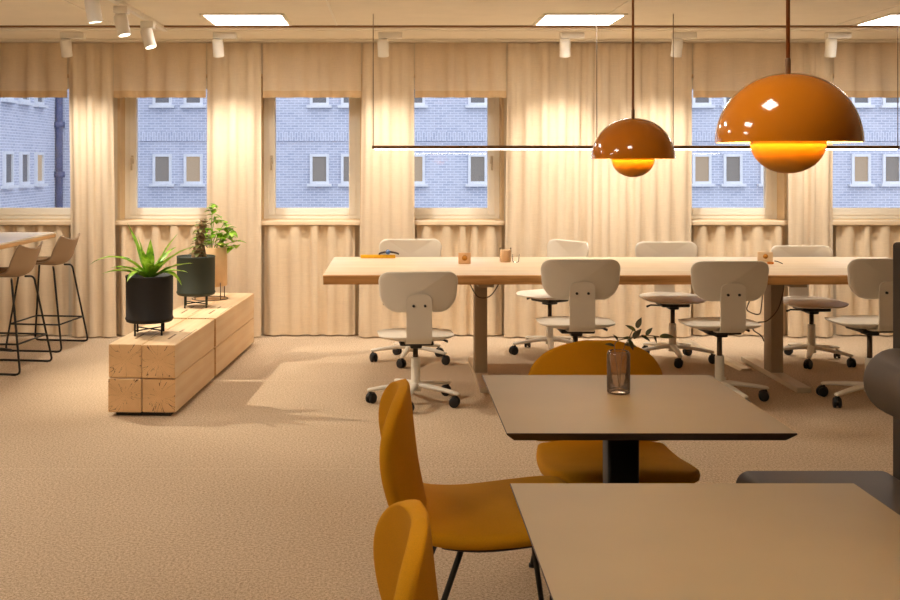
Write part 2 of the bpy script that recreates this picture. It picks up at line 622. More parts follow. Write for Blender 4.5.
# windows
for n, k in enumerate(WIN):
    cx = wx(k)
    root = bpy.data.objects.new('window_%d' % (n + 1), None)
    C.objects.link(root)
    root.location = (cx, YG, OP_Z0)
    root['kind'] = 'structure'
    hh = OP_Z1 - OP_Z0
    bm = bmesh.new()   # board lining of the opening
    for s in (-1, 1):
        box(bm, (0.02, 0.26, hh), (s * (OPW - 0.01), YW + 0.13 - YG, hh / 2))
    box(bm, (2 * OPW - 0.04, 0.26, 0.02), (0, YW + 0.13 - YG, hh - 0.01))
    box(bm, (2 * OPW - 0.04, 0.26, 0.02), (0, YW + 0.13 - YG, 0.01))
    mobj('reveal', bm, M['reveal'], root, smooth=False)

    def ring(w, h, t, d, y, z0, bmx, bev=0.004):
        box(bmx, (t, d, h), (-w / 2 + t / 2, y, z0 + h / 2), bev)
        box(bmx, (t, d, h), (w / 2 - t / 2, y, z0 + h / 2), bev)
        box(bmx, (w - 2 * t, d, t), (0, y, z0 + t / 2), bev)
        box(bmx, (w - 2 * t, d, t), (0, y, z0 + h - t / 2), bev)
    bm = bmesh.new()
    ring(2 * OPW - 0.04, hh - 0.03, 0.04, 0.09, 0.01, 0.02, bm)
    mobj('window_frame', bm, M['frame'], root, smooth=False)
    bm = bmesh.new()
    ring(2 * OPW - 0.115, hh - 0.10, 0.062, 0.06, -0.012, 0.05, bm, 0.006)
    sash = mobj('sash', bm, M['frame'], root, smooth=False)
    hx = -(OPW - 0.088) if k < 1 else (OPW - 0.088)
    bm = bmesh.new()
    box(bm, (0.02, 0.012, 0.07), (hx, -0.048, 0.52), 0.004)
    tube(bm, fillet([(hx, -0.05, 0.53), (hx, -0.085, 0.53), (hx, -0.085, 0.43)], 0.015), 0.008, 8)
    mobj('handle', bm, M['alu'], sash)
    bm = bmesh.new()
    box(bm, (2 * (OPW - 0.115), 0.006, hh - 0.21), (0, 0.0, 0.05 + (hh - 0.10) / 2))
    mobj('pane', bm, M['pane'], root, smooth=False)
    bm = bmesh.new()
    box(bm, (2 * OPW - 0.005, 0.135, 0.035), (0, 8.733 - YG, 0.0), 0.006)
    mobj('window_sill', bm, M['sill'], root, smooth=False)


# ------------------------------------------------------------------ curtains
def fold_sheet(bm, xt0, xt1, xb0, xb1, z0, z1, yc, amp, period, seed, off=0.0, nz=14, top_amp=0.75, wander=0.3):
    rnd = random.Random(seed)
    wid = (abs(xt1 - xt0) + abs(xb1 - xb0)) / 2
    nf = max(2, round(wid / period))
    ws = [rnd.uniform(0.75, 1.25) for _ in range(nf)]
    tot = sum(ws)
    cum = [0]
    for w in ws:
        cum.append(cum[-1] + w / tot)
    am = [rnd.uniform(0.65, 1.15) for _ in range(nf + 1)]
    ph0 = rnd.uniform(0, 6.28)
    nx = nf * 14
    grid = []
    for j in range(nz + 1):
        t = j / nz
        z = z1 + (z0 - z1) * t
        a0, a1 = xt0 + (xb0 - xt0) * t, xt1 + (xb1 - xt1) * t
        row = []
        for i in range(nx + 1):
            u = i / nx
            fi = min(nf - 1, next((q for q in range(nf) if u <= cum[q + 1] + 1e-9), nf - 1))
            loc = (u - cum[fi]) / (cum[fi + 1] - cum[fi])
            ph = 2 * PI * (loc) + wander * math.sin(1.7 * t + ph0 + fi)
            s = math.cos(ph)
            s = math.copysign(abs(s) ** 0.75, s)
            aa = amp * (top_amp + (1 - top_amp) * t) * (am[fi] * (1 - loc) + am[fi + 1] * loc)
            y = yc + aa * s + 0.004 * math.sin(9 * t + 5 * u + ph0)
            x = a0 + (a1 - a0) * u + 0.25 * aa * math.sin(2 * ph) * math.sin(PI * u)
            row.append(Vector((x, y - off, z + 0)))
        grid.append(row)
    loft(bm, grid, closed=False, cap=False)
    return bm


YC = 8.60
drapes = [  # top left, top right, bottom left, bottom right, label
    (68, 112, 71, 116, 'floor-length beige curtain just behind the bar stools and first valance edge'),
    (207, 261, 206, 261, 'floor-length beige curtain behind the timber bench and potted plants'),
    (362.5, 414, 358.5, 415, 'narrow floor-length beige curtain directly behind the leftmost white office chair'),
    (508, 692.5, 504, 691.5, 'widest floor-length beige curtain, covering a whole window behind the long table'),
    (789.5, 834, 788.5, 834, 'floor-length beige curtain between the last two windows on the right'),
]
for i, (a, b, c, d, lb) in enumerate(drapes):
    bm = bmesh.new()
    fold_sheet(bm, X(a, YC), X(b, YC), X(c, YC), X(d, YC), 0.012, H - 0.026, YC, 0.024, 0.128, 11 + i, nz=26)
    tag(mobj('long_curtain', bm, M['drape'], angle=80), lb, 'curtain', 'floor-length curtains between the windows')
bm = bmesh.new()
fold_sheet(bm, XL + 0.05, X(-74, YC), XL + 0.05, X(-74, YC), 0.012, H - 0.026, YC, 0.024, 0.128, 31, nz=20)
tag(mobj('long_curtain', bm, M['drape'], angle=80), 'floor-length beige curtain left of the bar table, past the picture edge', 'curtain', 'floor-length curtains between the windows')

vals = [
    (-70, 66.5, 'short beige valance over the window behind the bar table'),
    (113, 205.5, 'short beige valance over the window behind the black potted plant'),
    (262.5, 361, 'short beige valance over the window right of the timber bench'),
    (415, 506.5, 'short beige valance over the window behind the left end of the thin linear lamp'),
    (694, 788.5, 'short beige valance just behind the top of the large orange pendant'),
    (835, 935, 'short beige valance over the last window on the right'),
]
for i, (a, b, lb) in enumerate(vals):
    Yv = 8.585
    zb = Z(97.5, Yv)
    bm = bmesh.new()
    fold_sheet(bm, X(a, Yv), X(b, Yv), X(a, Yv), X(b, Yv), zb, H - 0.026, Yv, 0.022, 0.19, 51 + i, nz=8)
    v = tag(mobj('valance', bm, M['valance'], angle=80), lb, 'valance', 'valances over the windows')
    bm = bmesh.new()
    fold_sheet(bm, X(a, Yv), X(b, Yv), X(a, Yv), X(b, Yv), zb - 0.001, H - 0.026, Yv, 0.022, 0.19, 51 + i, off=0.004, nz=8)
    kill = [f for f in bm.faces if f.calc_center_median().z > zb + 0.058]
    bmesh.ops.delete(bm, geom=kill, context='FACES')
    mobj('hem', bm, M['hem'], v, angle=80)

lows = [
    (-66, 68, 'short beige curtain under the sill behind the bar stools'),
    (118, 203, 'short beige curtain under the sill behind the black plant pot'),
    (264, 355, 'short beige curtain under the sill by the left end of the long table'),
    (417, 502, 'short beige curtain under the sill behind the small kraft card'),
    (694, 786, 'short beige curtain under the sill behind the orange dotted card'),
    (837, 930, 'short beige curtain under the last sill on the right'),
]
for i, (a, b, lb) in enumerate(lows):
    Yl = 8.70
    bm = bmesh.new()
    fold_sheet(bm, X(a, Yl), X(b, Yl), X(a, Yl), X(b, Yl), 0.012, OP_Z0 - 0.022, Yl, 0.024, 0.155, 81 + i, nz=14, top_amp=1.15)
    v = tag(mobj('short_curtain', bm, M['lower'], angle=80), lb, 'curtain', 'short curtains under the window sills')
    bm = bmesh.new()
    fold_sheet(bm, X(a, Yl), X(b, Yl), X(a, Yl), X(b, Yl), 0.011, OP_Z0 - 0.022, Yl, 0.024, 0.155, 81 + i, off=0.003, nz=14, top_amp=1.15)
    kill = [f for f in bm.faces if f.calc_center_median().z > 0.075]
    bmesh.ops.delete(bm, geom=kill, context='FACES')
    mobj('hem', bm, M['lower'], v, angle=80)

# ------------------------------------------------------------------ outside: the brick building across the yard
YO = 30.0
ob = thing('outside_building', 'blue-grey brick building across the yard seen through the windows', 'building', (0, YO, -4))
bm = bmesh.new()
box(bm, (36, 0.5, 16), (8.5, 0.25, 8))
mobj('brick_wall', bm, M['brick'], ob, smooth=False)
bm = bmesh.new()
xw = X(57, YO)
box(bm, (0.5, 8, 16), (xw - 0.25, -4.01, 8))
mobj('brick_wing', bm, M['brick_side'], ob, smooth=False)
bm = bmesh.new()
zb = Z(136.5, YO) + 4
box(bm, (24, 0.04, 0.26), (xw + 12.1, -0.02, zb))
mobj('brick_band', bm, M['soldier'], ob, smooth=False)


def out_window(cx, z0, z1, w, pane_m, y=0.0, rot=0.0):
    e = bpy.data.objects.new('window', None)
    e.parent = ob
    C.objects.link(e)
    e.location = (cx, y, z0)
    e.rotation_euler = (0, 0, rot)
    h = z1 - z0
    bm = bmesh.new()
    t = 0.075
    box(bm, (t, 0.08, h), (-w / 2 + t / 2, -0.03, h / 2))
    box(bm, (t, 0.08, h), (w / 2 - t / 2, -0.03, h / 2))
    box(bm, (w - 2 * t, 0.08, t), (0, -0.03, h - t / 2))
    box(bm, (w - 2 * t, 0.08, t), (0, -0.03, t / 2))
    box(bm, (w + 0.16, 0.16, 0.07), (0, -0.07, -0.035))
    mobj('window_frame', bm, M['out_frame'], e, smooth=False)
    bm = bmesh.new()
    box(bm, (w - 2 * t, 0.02, h - 2 * t), (0, -0.012, h / 2))
    mobj('pane', bm, pane_m, e, smooth=False)


rr = random.Random(4)
for i, px in enumerate((153, 184, 310, 341, 406, 468, 500, 692, 723, 760, 851, 882)):
    cx = X(px + 9.5, YO)
    w = 19 * YO / F
    pm = [M['out_pane'], M['out_pane_warm'], M['out_pane']][i % 3]
    out_window(cx, Z(184, YO) + 4, Z(154, YO) + 4, w, pm)
    out_window(cx, Z(105.5, YO) + 4, Z(76, YO) + 4, w, M['out_pane_dim'])
for i, yy in enumerate((-1.6, -2.75, -3.9)):
    out_window(xw - 0.0, Z(184, 28) + 4, Z(152, 28) + 4, 0.62, M['out_pane_warm'] if i == 0 else M['out_pane_dim'], y=yy, rot=R(90))
    out_window(xw - 0.0, Z(104, 28) + 4, Z(74, 28) + 4, 0.62, M['out_pane_dim'], y=yy, rot=R(90))
bm = bmesh.new()
tube(bm, [(xw + 0.1, -0.12, 0), (xw + 0.1, -0.12, 15)], 0.10, 10)
for zz in (2.0, 5.0, 6.4, 8.2):
    tube(bm, [(xw + 0.1, -0.12, zz), (xw + 0.1, -0.12, zz + 0.16)], 0.16, 10)
mobj('drainpipe', bm, M['pipe'], ob)
bm = bmesh.new()
box(bm, (40, 20.5, 0.2), (6, 19.9, -4.1))
tag(mobj('outside_yard', bm, M['street'], smooth=False), kind='structure')

# ------------------------------------------------------------------ ceiling panels, rail, spotlights
def panel_light(x0, x1, y0, y1, lb, glow='panel_glow'):
    t = thing('ceiling_panel_light', lb, 'ceiling light', ((x0 + x1) / 2, (y0 + y1) / 2, H), 0, 'square ceiling light panels')
    w, d = x1 - x0, y1 - y0
    bm = bmesh.new()
    f = 0.02
    box(bm, (f, d, 0.012), (-w / 2 + f / 2, 0, -0.006))
    box(bm, (f, d, 0.012), (w / 2 - f / 2, 0, -0.006))
    box(bm, (w - 2 * f, f, 0.012), (0, -d / 2 + f / 2, -0.006))
    box(bm, (w - 2 * f, f, 0.012), (0, d / 2 - f / 2, -0.006))
    mobj('frame', bm, M['trim'], t, smooth=False)
    bm = bmesh.new()
    box(bm, (w - 2 * f, d - 2 * f, 0.006), (0, 0, -0.005))
    mobj('diffuser', bm, M[glow], t, smooth=False)


PX = [(-1.28, -0.72), (1.01, 1.57), (3.31, 3.87)]
for (a, b), lb in zip(PX, ('bright white square ceiling panel above the timber bench side', 'bright white square ceiling panel near the middle of the ceiling',
                           'bright white square ceiling panel at the right edge of the ceiling')):
    panel_light(a, b, 7.05, 7.61, lb)
for (a, b), lb in zip(PX[:1], ('added unseen square ceiling panel nearer the viewer, left of the cafe tables',)):
    panel_light(a - 0.5, b - 0.5, 4.4, 4.96, lb)  # out-of-view panel added to lift the room's ambient light
panel_light(-3.6, -3.04, 4.4, 4.96, 'added unseen square ceiling panel nearer the viewer, far out on the left')  # also added out of frame, for more fill from the left
panel_light(-1.9, -1.34, 1.4, 1.96, 'added unseen square ceiling panel above and left of the viewer')  # unseen panel added to brighten the foreground from the left
panel_light(-4.1, -3.54, 1.4, 1.96, 'added unseen square ceiling panel far left of the viewer')  # another unseen panel, added for stronger ambient light
panel_light(-0.14, 0.24, 1.26, 1.64, 'white square ceiling panel between the viewer and the large orange pendant', 'near_panel_glow')

LIGHTS = []


def spot_lamp(loc, target, energy, size, blend=0.6, col=(1, 0.94, 0.86), rad=0.03):
    l = bpy.data.lights.new('spot_beam', 'SPOT')
    l.energy = energy
    l.spot_size = R(size)
    l.spot_blend = blend
    l.color = col
    l.shadow_soft_size = rad
    o = bpy.data.objects.new('spot_beam', l)
    C.objects.link(o)
    o.location = loc
    o.rotation_euler = (Vector(target) - Vector(loc)).to_track_quat('-Z', 'Y').to_euler()
    return o


def spotlight(loc, aim, lb, side=1, box_len=0.18):
    """adapter box on the ceiling at loc, a swivel head hung from one end"""
    t = thing('track_spotlight', lb, 'spotlight', loc, 0, 'small white ceiling spotlights')
    bm = bmesh.new()
    box(bm, (box_len, 0.07, 0.045), (side * box_len * 0.30, 0, -0.0225), 0.006)
    mobj('adapter', bm, M['white'], t)
    bm = bmesh.new()
    tube(bm, [(0, 0, -0.035), (0, 0, -0.075)], 0.009, 10)
    mobj('stem', bm, M['white'], t)
    d = (Vector(aim) - (Vector(loc) + Vector((0, 0, -0.10)))).normalized()
    c = Vector((0, 0, -0.10))
    bm = bmesh.new()
    tube(bm, [c - d * 0.055, c - d * 0.045, c - d * 0.04, c + d * 0.02, c + d * 0.024, c + d * 0.075, c + d * 0.08, c + d * 0.078],
         [0.030, 0.040, 0.042, 0.042, 0.0405, 0.042, 0.042, 0.036], 20)
    hd = mobj('lamp_head', bm, M['white'], t)
    bm = bmesh.new()
    tube(bm, [c + d * 0.0785, c + d * 0.0805], 0.034, 20)
    mobj('lens', bm, M['spot_glow'], hd)
    return Vector(loc) + c + d * 0.09


YS = 8.06
ES = 64.0
heads = [
    (66, 90, 'small white spotlight over the curtain behind the bar stools', 1),
    (218, 236, 'small white spotlight in front of the curtain behind the planter bench', 1),
    (383, 390, 'small white spotlight beside the left wire of the linear lamp', 1),
    (565, 566, 'small white spotlight between the middle ceiling panel and the small orange pendant', 1),
    (677, 655, 'small white tilted spotlight just right of the small orange pendant', 1),
    (831, 812, 'small white spotlight right above the large orange pendant', 1),
]
for hx, tx, lb, sd in heads:
    loc = (X(hx, YS), YS, H - 0.008)
    tgt = (X(tx, 8.6), 8.58, 0.5)
    p = spotlight(loc, (X(hx, YS) + (X(tx, 8.6) - X(hx, YS)) * 0.35, YS + 0.20, H - 0.75), lb, sd)
    spot_lamp(p, tgt, ES, 100, 1.0)

bm = bmesh.new()
box(bm, (0.035, 2.6, 0.03), (0, 0, -0.015), 0.004)
tag(mobj('lighting_track', bm, M['white'], loc=(-1.67, 6.5, H)), 'white lighting track running toward the window wall above the planter bench', 'lighting track')
for (py, Yt, aim, lb) in ((20, 5.92, (-1.4, 6.1, 0.3), 'white track spotlight cut by the top edge, nearest on the short track'),
                          (30, 6.55, (-1.2, 6.4, 0.4), 'white track spotlight in the middle of the short track'),
                          (40, 7.25, (-1.1, 7.0, 0.4), 'white track spotlight at the window end of the short track')):
    spotlight((-1.67, Yt, H - 0.03), aim, lb, 0, 0.09)

# key spotlight at the left that throws the bench's shadow on the carpet
kp = spotlight((-2.75, 6.95, H), (-0.9, 6.85, 0.1), 'white ceiling spotlight past the left picture edge aimed at the planter bench', -1)
spot_lamp(kp, (-0.75, 6.85, 0.0), 240, 76, 1.0, (1, 0.90, 0.74), 0.012)

# ------------------------------------------------------------------ pendant lamps
def pendant(loc, lb, s=1.0):
    t = thing('pendant_lamp', lb, 'pendant lamp', loc, 0, 'orange domed pendant lamps')
    r = 0.1175
    hgt = 0.117
    prof = []
    for i in range(25):
        a = PI / 2 * i / 24
        prof.append((r * math.cos(a) ** 0.92 if i < 24 else 0.004, hgt * math.sin(a)))
    inner = [(max(0.003, q - 0.0022), z - 0.0022 if i else z) for i, (q, z) in enumerate(prof)]
    bm = bmesh.new()
    lathe(bm, prof, 64)
    lathe(bm, [prof[0], inner[0]], 64)
    mobj('upper_shade', bm, M['orange'], t, angle=60)
    bm = bmesh.new()
    lathe(bm, inner, 64)
    mobj('shade_lining', bm, M['orange_in'], t, angle=60)
    bm = bmesh.new()
    rb = 0.0605
    prof = [(rb * math.cos(a), -0.052 / 1.0 * math.sin(a)) for a in [PI / 2 * i / 20 for i in range(20)]] + [(0.001, -0.052)]
    prof = [(rb - 0.002, 0.004), (rb, 0.006), (rb, 0.0)] + prof
    lathe(bm, prof, 48)
    mobj('lower_bowl', bm, M['bowl'], t, angle=60)
    bm = bmesh.new()
    lathe(bm, [(0.074, 0.042), (0.080, 0.036), (0.074, 0.030), (0.068, 0.036), (0.074, 0.042)], 48)
    mobj('added_glow_ring', bm, M['ring_glow'], t)  # glowing ring added out of sight under the dome to light the bowl
    bm = bmesh.new()
    tube(bm, [(0, 0, 0.10), (0, 0, hgt + 0.022), (0, 0, hgt + 0.026)], [0.0045, 0.0045, 0.003], 12)
    mobj('cord_grip', bm, M['rod'], t)
    bm = bmesh.new()
    tube(bm, [(0, 0, hgt + 0.02), (0, 0, H - loc[2] - 0.02)], 0.0035, 8)
    mobj('cord', bm, M['cord'], t)
    bm = bmesh.new()
    lathe(bm, [(0.001, H - loc[2]), (0.05, H - loc[2]), (0.05, H - loc[2] - 0.02), (0.045, H - loc[2] - 0.024), (0.004, H - loc[2] - 0.03)], 32)
    mobj('ceiling_cap', bm, M['orange'], t)
    for k in range(3):
        a = 2 * PI * k / 3 + 0.5
        bm = bmesh.new()
        tube(bm, [(0.055 * math.cos(a), 0.055 * math.sin(a), 0.0), (0.06 * math.cos(a), 0.06 * math.sin(a), 0.092)], 0.0015, 6)
        mobj('bracket_wire', bm, M['rod'], t)


pendant((X(788, 1.78), 1.78, Z(142.5, 1.78)), 'large-looking orange dome pendant lamp over the nearer taupe table')
pendant((X(633, 3.03), 3.03, Z(159, 3.03)), 'smaller-looking orange dome pendant lamp over the taupe table with the vase')


# linear lamps over the long table
def linear_lamp(x0, x1, lb):
    Yl, zl = 7.08, Z(147.5, 7.08)
    L = x1 - x0
    t = thing('linear_lamp', lb, 'linear lamp', ((x0 + x1) / 2, Yl, zl), 0, 'thin linear lamps over the long table')
    bm = bmesh.new()
    box(bm, (L, 0.03, 0.022), (0, 0, 0.002), 0.003)
    mobj('housing', bm, M['rod'], t)
    bm = bmesh.new()
    box(bm, (L - 0.03, 0.024, 0.007), (0, 0, -0.012), 0.002)
    mobj('diffuser', bm, M['strip_glow'], t)
    for s in (-1, 1):
        bm = bmesh.new()
        tube(bm, [(s * (L / 2 - 0.008), 0, 0.0), (s * (L / 2 - 0.008), 0, H - zl)], 0.0028, 6)
        mobj('suspension_wire', bm, M['wire'], t)


linear_lamp(X(372, 7.08), X(598, 7.08), 'thin dark linear lamp hanging left of the small orange pendant')
linear_lamp(X(672, 7.08), X(899, 7.08), 'thin dark linear lamp passing behind the large orange pendant')

# ------------------------------------------------------------------ long table
TX0, TX1, TY0, TY1, TZ = -0.42, 3.58, 6.47, 7.70, 0.74
t = thing('long_table', 'long pale wooden table with a rough live edge on steel T-legs', 'table', ((TX0 + TX1) / 2, (TY0 + TY1) / 2, 0))
bm = bmesh.new()
rnd = random.Random(7)
L, D = TX1 - TX0, TY1 - TY0
nx = 80
rings = []
for i in range(nx + 1):
    x = -L / 2 + L * i / nx
    w1 = 0.006 * math.sin(i * 0.31) + rnd.uniform(-.003, .003)
    w2 = 0.006 * math.sin(i * 0.37 + 1) + rnd.uniform(-.003, .003)
    y0, y1 = -D / 2 + w1, D / 2 + w2
    rings.append([Vector((x, y0 + 0.004, TZ)), Vector((x, y0 - 0.004, TZ - 0.006)), Vector((x, y0, TZ - 0.034)), Vector((x, y0 + 0.014, TZ - 0.060)),
                  Vector((x, y1 - 0.012, TZ - 0.060)), Vector((x, y1, TZ - 0.03)), Vector((x, y1 - 0.002, TZ))])
loft(bm, rings)
bm.normal_update()
for f in bm.faces:
    f.material_index = 0 if f.normal.z > 0.8 else 1
mobj('tabletop', bm, [M['table_wood'], M['live_edge']], t)
for lx, nm in ((0.59, 0), (2.55, 1)):
    bm = bmesh.new()
    box(bm, (0.082, 0.14, TZ - 0.10), (lx - (TX0 + TX1) / 2, 0, (TZ - 0.10) / 2 + 0.03), 0.006)
    box(bm, (0.10, 0.9, 0.035), (lx - (TX0 + TX1) / 2, 0, TZ - 0.078), 0.004)
    lg = mobj('leg', bm, M['steel'], t)
    bm = bmesh.new()
    box(bm, (0.09, 1.05, 0.035), (lx - (TX0 + TX1) / 2, 0, 0.0175), 0.005)
    mobj('foot', bm, M['foot'], lg)


def cable(pts, lb, r=0.004, name='power_cable', m=None, grp='cables hanging under the long table'):
    bm = bmesh.new()
    tube(bm, smooth_path(pts, 8), r, 6)
    return tag(mobj(name, bm, m or M['cable']), lb, 'cable', grp)


yc_ = 6.92
cable([(X(469, yc_), yc_, 0.675), (X(471, yc_), yc_, 0.62), (X(479, yc_), yc_ + 0.02, 0.545), (X(491, yc_), yc_, 0.56), (X(502, yc_), yc_, 0.672)],
      'thin cable looping under the tabletop around the left table leg')
cable([(X(784, yc_), yc_, 0.64), (X(783, yc_), yc_, 0.58), (X(778, yc_), yc_, 0.47), (X(766, yc_), yc_ - 0.03, 0.40), (X(756, yc_), yc_ - 0.03, 0.385),
       (X(752, yc_), yc_ - 0.02, 0.34), (X(760, yc_), yc_ - 0.02, 0.30), (X(764, yc_), yc_, 0.26)],
      'long grey cable curving across the right table leg')
cable([(X(762, yc_), yc_ - .03, 0.672), (X(760, yc_), yc_ - .03, 0.50), (X(757, yc_), yc_ - .03, 0.44), (X(745, yc_), yc_ - .04, 0.47), (X(747, yc_), yc_ - .04, 0.53), (X(738, yc_), yc_ - .04, 0.53)],
      'tangled cable with a plug hanging behind the third front office chair')

# floor cable channel from the wall to the table
bm = bmesh.new()
p0, p1 = Vector((2.34, 8.5, 0)), Vector((2.43, 7.26, 0))
dv = (p1 - p0)
n = Vector((-dv.y, dv.x, 0)).normalized()
rings = []
for p in (p0, p1):
    rings.append([p + n * 0.05, p + n * 0.03 + Vector((0, 0, 0.016)), p - n * 0.03 + Vector((0, 0, 0.016)), p - n * 0.05])
loft(bm, rings)
tag(mobj('cable_channel', bm, M['alu'], smooth=False), 'flat light cable channel lying on the carpet between the curtain and the table', 'cable channel')


# ------------------------------------------------------------------ office chairs
def make_office_chair():
    """faces +Y; seat height 0.46"""
    t = thing('office_chair', '', 'office chair', (0, 0, 0))
    h = 0.46
    # seat shell: dished top, convex underside
    bm = bmesh.new()
    out = rrect(0.45, 0.44, 0.15, 9, 0.17)
    lv = [1.0, 0.985, 0.93, 0.8, 0.6, 0.35, 0.1]

    def top(x, y):
        return h - 0.35 * x * x - 1.3 * max(0, y - 0.08) ** 2 - 0.25 * max(0, -y - 0.08) ** 2 - 0.012 * math.exp(-(x * x + y * y) / 0.012)

    rings = []
    for s in reversed(lv):
        rings.append([Vector((x * s, y * s, top(x * s, y * s))) for x, y in out])
    for s in lv[1:]:
        rings.append([Vector((x * s, y * s, top(x * s, y * s) - 0.05 * (1 - s ** 2.4) ** 0.8 - 0.006)) for x, y in out])
    loft(bm, rings)
    mobj('seat', bm, M['chair'], t, angle=70)
    # backrest: wide rounded panel wrapped around the sitter
    bm = bmesh.new()
    out = []
    for x, z in rrect(0.45, 0.235, 0.062, 8, 0.10):
        out.append((x * (1.0 + 0.10 * (z / 0.235)), z))

    def bp(x, z, d):
        return Vector((x, -0.205 + 0.85 * x * x - 0.10 * z - d, h + 0.25 + z))
    rings = []
    sc = [0.05, 0.35, 0.65, 0.88, 0.97, 1.0]
    for s in sc:
        rings.append([bp(x * s, z * s, 0.0 + 0.004 * (s > .98)) for x, z in out])
    for s in reversed(sc):
        rings.append([bp(x * s, z * s, 0.016 - 0.004 * (s > .98)) for x, z in out])
    loft(bm, rings)
    mobj('backrest', bm, M['chair'], t, angle=70)
    # bracket plate behind the back, curling under the seat
    prof = smooth_path([(-0.232, h + 0.24), (-0.226, h + 0.12), (-0.226, h + 0.02), (-0.215, h - 0.025), (-0.175, h - 0.045), (-0.06, h - 0.05)], 8)
    bm = bmesh.new()
    ra, rb_ = [], []
    n = len(prof)
    rings = []
    acc = 0.0
    for i, p in enumerate(prof):
        if i:
            acc += (prof[i] - prof[i - 1]).length
        q = Vector((p[0], p[1]))
        a = prof[min(i + 1, n - 1)] - prof[max(i - 1, 0)]
        nv = Vector((a[1], -a[0])).normalized()  # outward
        w = 0.0735
        if acc < 0.035:
            w -= 0.035 - math.sqrt(max(0, 0.035 ** 2 - (0.035 - acc) ** 2))
        o_, i_ = q - nv * -0.009, q
        rings.append([Vector((-w, i_[0], i_[1])), Vector((-w, o_[0], o_[1])), Vector((w, o_[0], o_[1])), Vector((w, i_[0], i_[1]))])
    loft(bm, rings)
    bmesh.ops.recalc_face_normals(bm, faces=bm.faces)
    mobj('back_support', bm, M['chair'], t, angle=50)
    for s in (-1, 1):
        bm = bmesh.new()
        tube(bm, [(s * 0.033, -0.236, h + 0.175), (s * 0.033, -0.246, h + 0.175)], 0.0075, 12)
        mobj('screw', bm, M['black'], t)
    bm = bmesh.new()
    box(bm, (0.20, 0.20, 0.026), (0, 0.0, h - 0.066), 0.01)
    box(bm, (0.07, 0.10, 0.03), (0, 0.0, h - 0.088), 0.01)
    mc = mobj('tilt_mechanism', bm, M['black'], t)
    bm = bmesh.new()
    tube(bm, [(0.06, 0.05, h - 0.072), (0.17, 0.05, h - 0.068), (0.20, 0.05, h - 0.08)], [0.006, 0.006, 0.008], 8)
    mobj('lever', bm, M['black'], mc)
    bm = bmesh.new()
    tube(bm, [(0, 0, 0.13), (0, 0, h - 0.075)], 0.0155, 16)
    mobj('gas_lift', bm, M['piston'], t)
    bm = bmesh.new()
    tube(bm, [(0, 0, 0.07), (0, 0, 0.10), (0, 0, 0.262), (0, 0, 0.27)], [0.032, 0.028, 0.0265, 0.024], 20)
    mobj('column', bm, M['chair_leg'], t)
    legs = []
    lm = cm = None
    for k in range(5):
        if lm is None:
            bm = bmesh.new()
            pts = smooth_path([(0.012, 0, 0.105), (0.08, 0, 0.104), (0.19, 0, 0.092), (0.278, 0, 0.080)], 6)
            rad = [0.028 - 0.011 * i / (len(pts) - 1) for i in range(len(pts))]
            rings = []
            for p, r_ in zip(pts, rad):
                rings.append([Vector((p.x, r_ * math.cos(2 * PI * q / 12), p.z + 0.62 * r_ * math.sin(2 * PI * q / 12))) for q in range(12)])
            e = pts[-1]
            rings.append([Vector((e.x + 0.010, 0.011 * math.cos(2 * PI * q / 12), e.z + 0.005 * math.sin(2 * PI * q / 12))) for q in range(12)])
            loft(bm, rings)
            lg = mobj('leg', bm, M['chair_leg'], t)
            lm = lg.data
            bm = bmesh.new()
            tube(bm, [(0, 0, 0.076), (0, 0, 0.05)], 0.007, 10)
            for s in (-1, 1):
                tube(bm, [(0.012, s * 0.006, 0.03), (0.012, s * 0.008, 0.03), (0.012, s * 0.020, 0.03), (0.012, s * 0.023, 0.03)], [0.024, 0.03, 0.03, 0.024], 20)
            tube(bm, [(0.012, -0.007, 0.03), (0.012, 0.007, 0.03)], 0.018, 14)
            # hood over the twin wheels
            hood = []
            for q in range(9):
                a = R(35 + 130 * q / 8)
                hood.append(Vector((0.012 + 0.0335 * math.cos(a), 0, 0.03 + 0.0335 * math.sin(a))))
            rings = [[p + Vector((0, -0.012, 0)), p + Vector((0, 0.012, 0)), p * 1.0 + Vector((0, 0.012, 0.003)), p + Vector((0, -0.012, 0.003))] for p in hood]
            loft(bm, rings)
            cs = mobj('caster', bm, M['wheel'], lg, loc=(0.272, 0, 0))
            cm = cs.data
        else:
            lg = bpy.data.objects.new('leg', lm)
            C.objects.link(lg)
            lg.parent = t
            cs = bpy.data.objects.new('caster', cm)
            C.objects.link(cs)
            cs.parent = lg
            cs.location = (0.272, 0, 0)
        lg.rotation_euler = (0, 0, 2 * PI * k / 5)
    return t


UPPER = ('seat', 'backrest', 'back_support', 'screw', 'tilt_mechanism', 'gas_lift')
proto = make_office_chair()
chairs = [  # x, y, facing rotation, base angle, seat height, label
    (0.14, 6.31, 4, -102, 0.43, 'front-row white office chair seen from behind at the left end of the long table'),
    (1.09, 6.30, 0, -80, 0.503, 'front-row white office chair seen from behind, straight behind the mustard chair at the vase table'),
    (1.965, 6.36, 2, -76, 0.487, 'front-row white office chair seen from behind beside the right steel table leg'),
    (2.83, 6.28, 5, 135, 0.51, 'front-row white office chair partly hidden by the dark sofa bolster'),
    (0.135, 7.62, 180, -103, 0.495, 'white office chair on the window side behind the yellow rule'),
    (1.18, 7.93, 122, 192, 0.468, 'white office chair on the window side turned sideways, facing left'),
    (2.02, 7.63, 180, -94, 0.475, 'white office chair on the window side in front of the widest curtain, facing the viewer'),
    (3.00, 7.58, 181, -115, 0.45, 'white office chair on the window side right of the orange dotted card'),
]
rnd = random.Random(3)
made = []
for i, (x, y, rz, base, hs, lb) in enumerate(chairs):
    o = proto if i == 0 else copy_tree(proto)
    made.append(o)
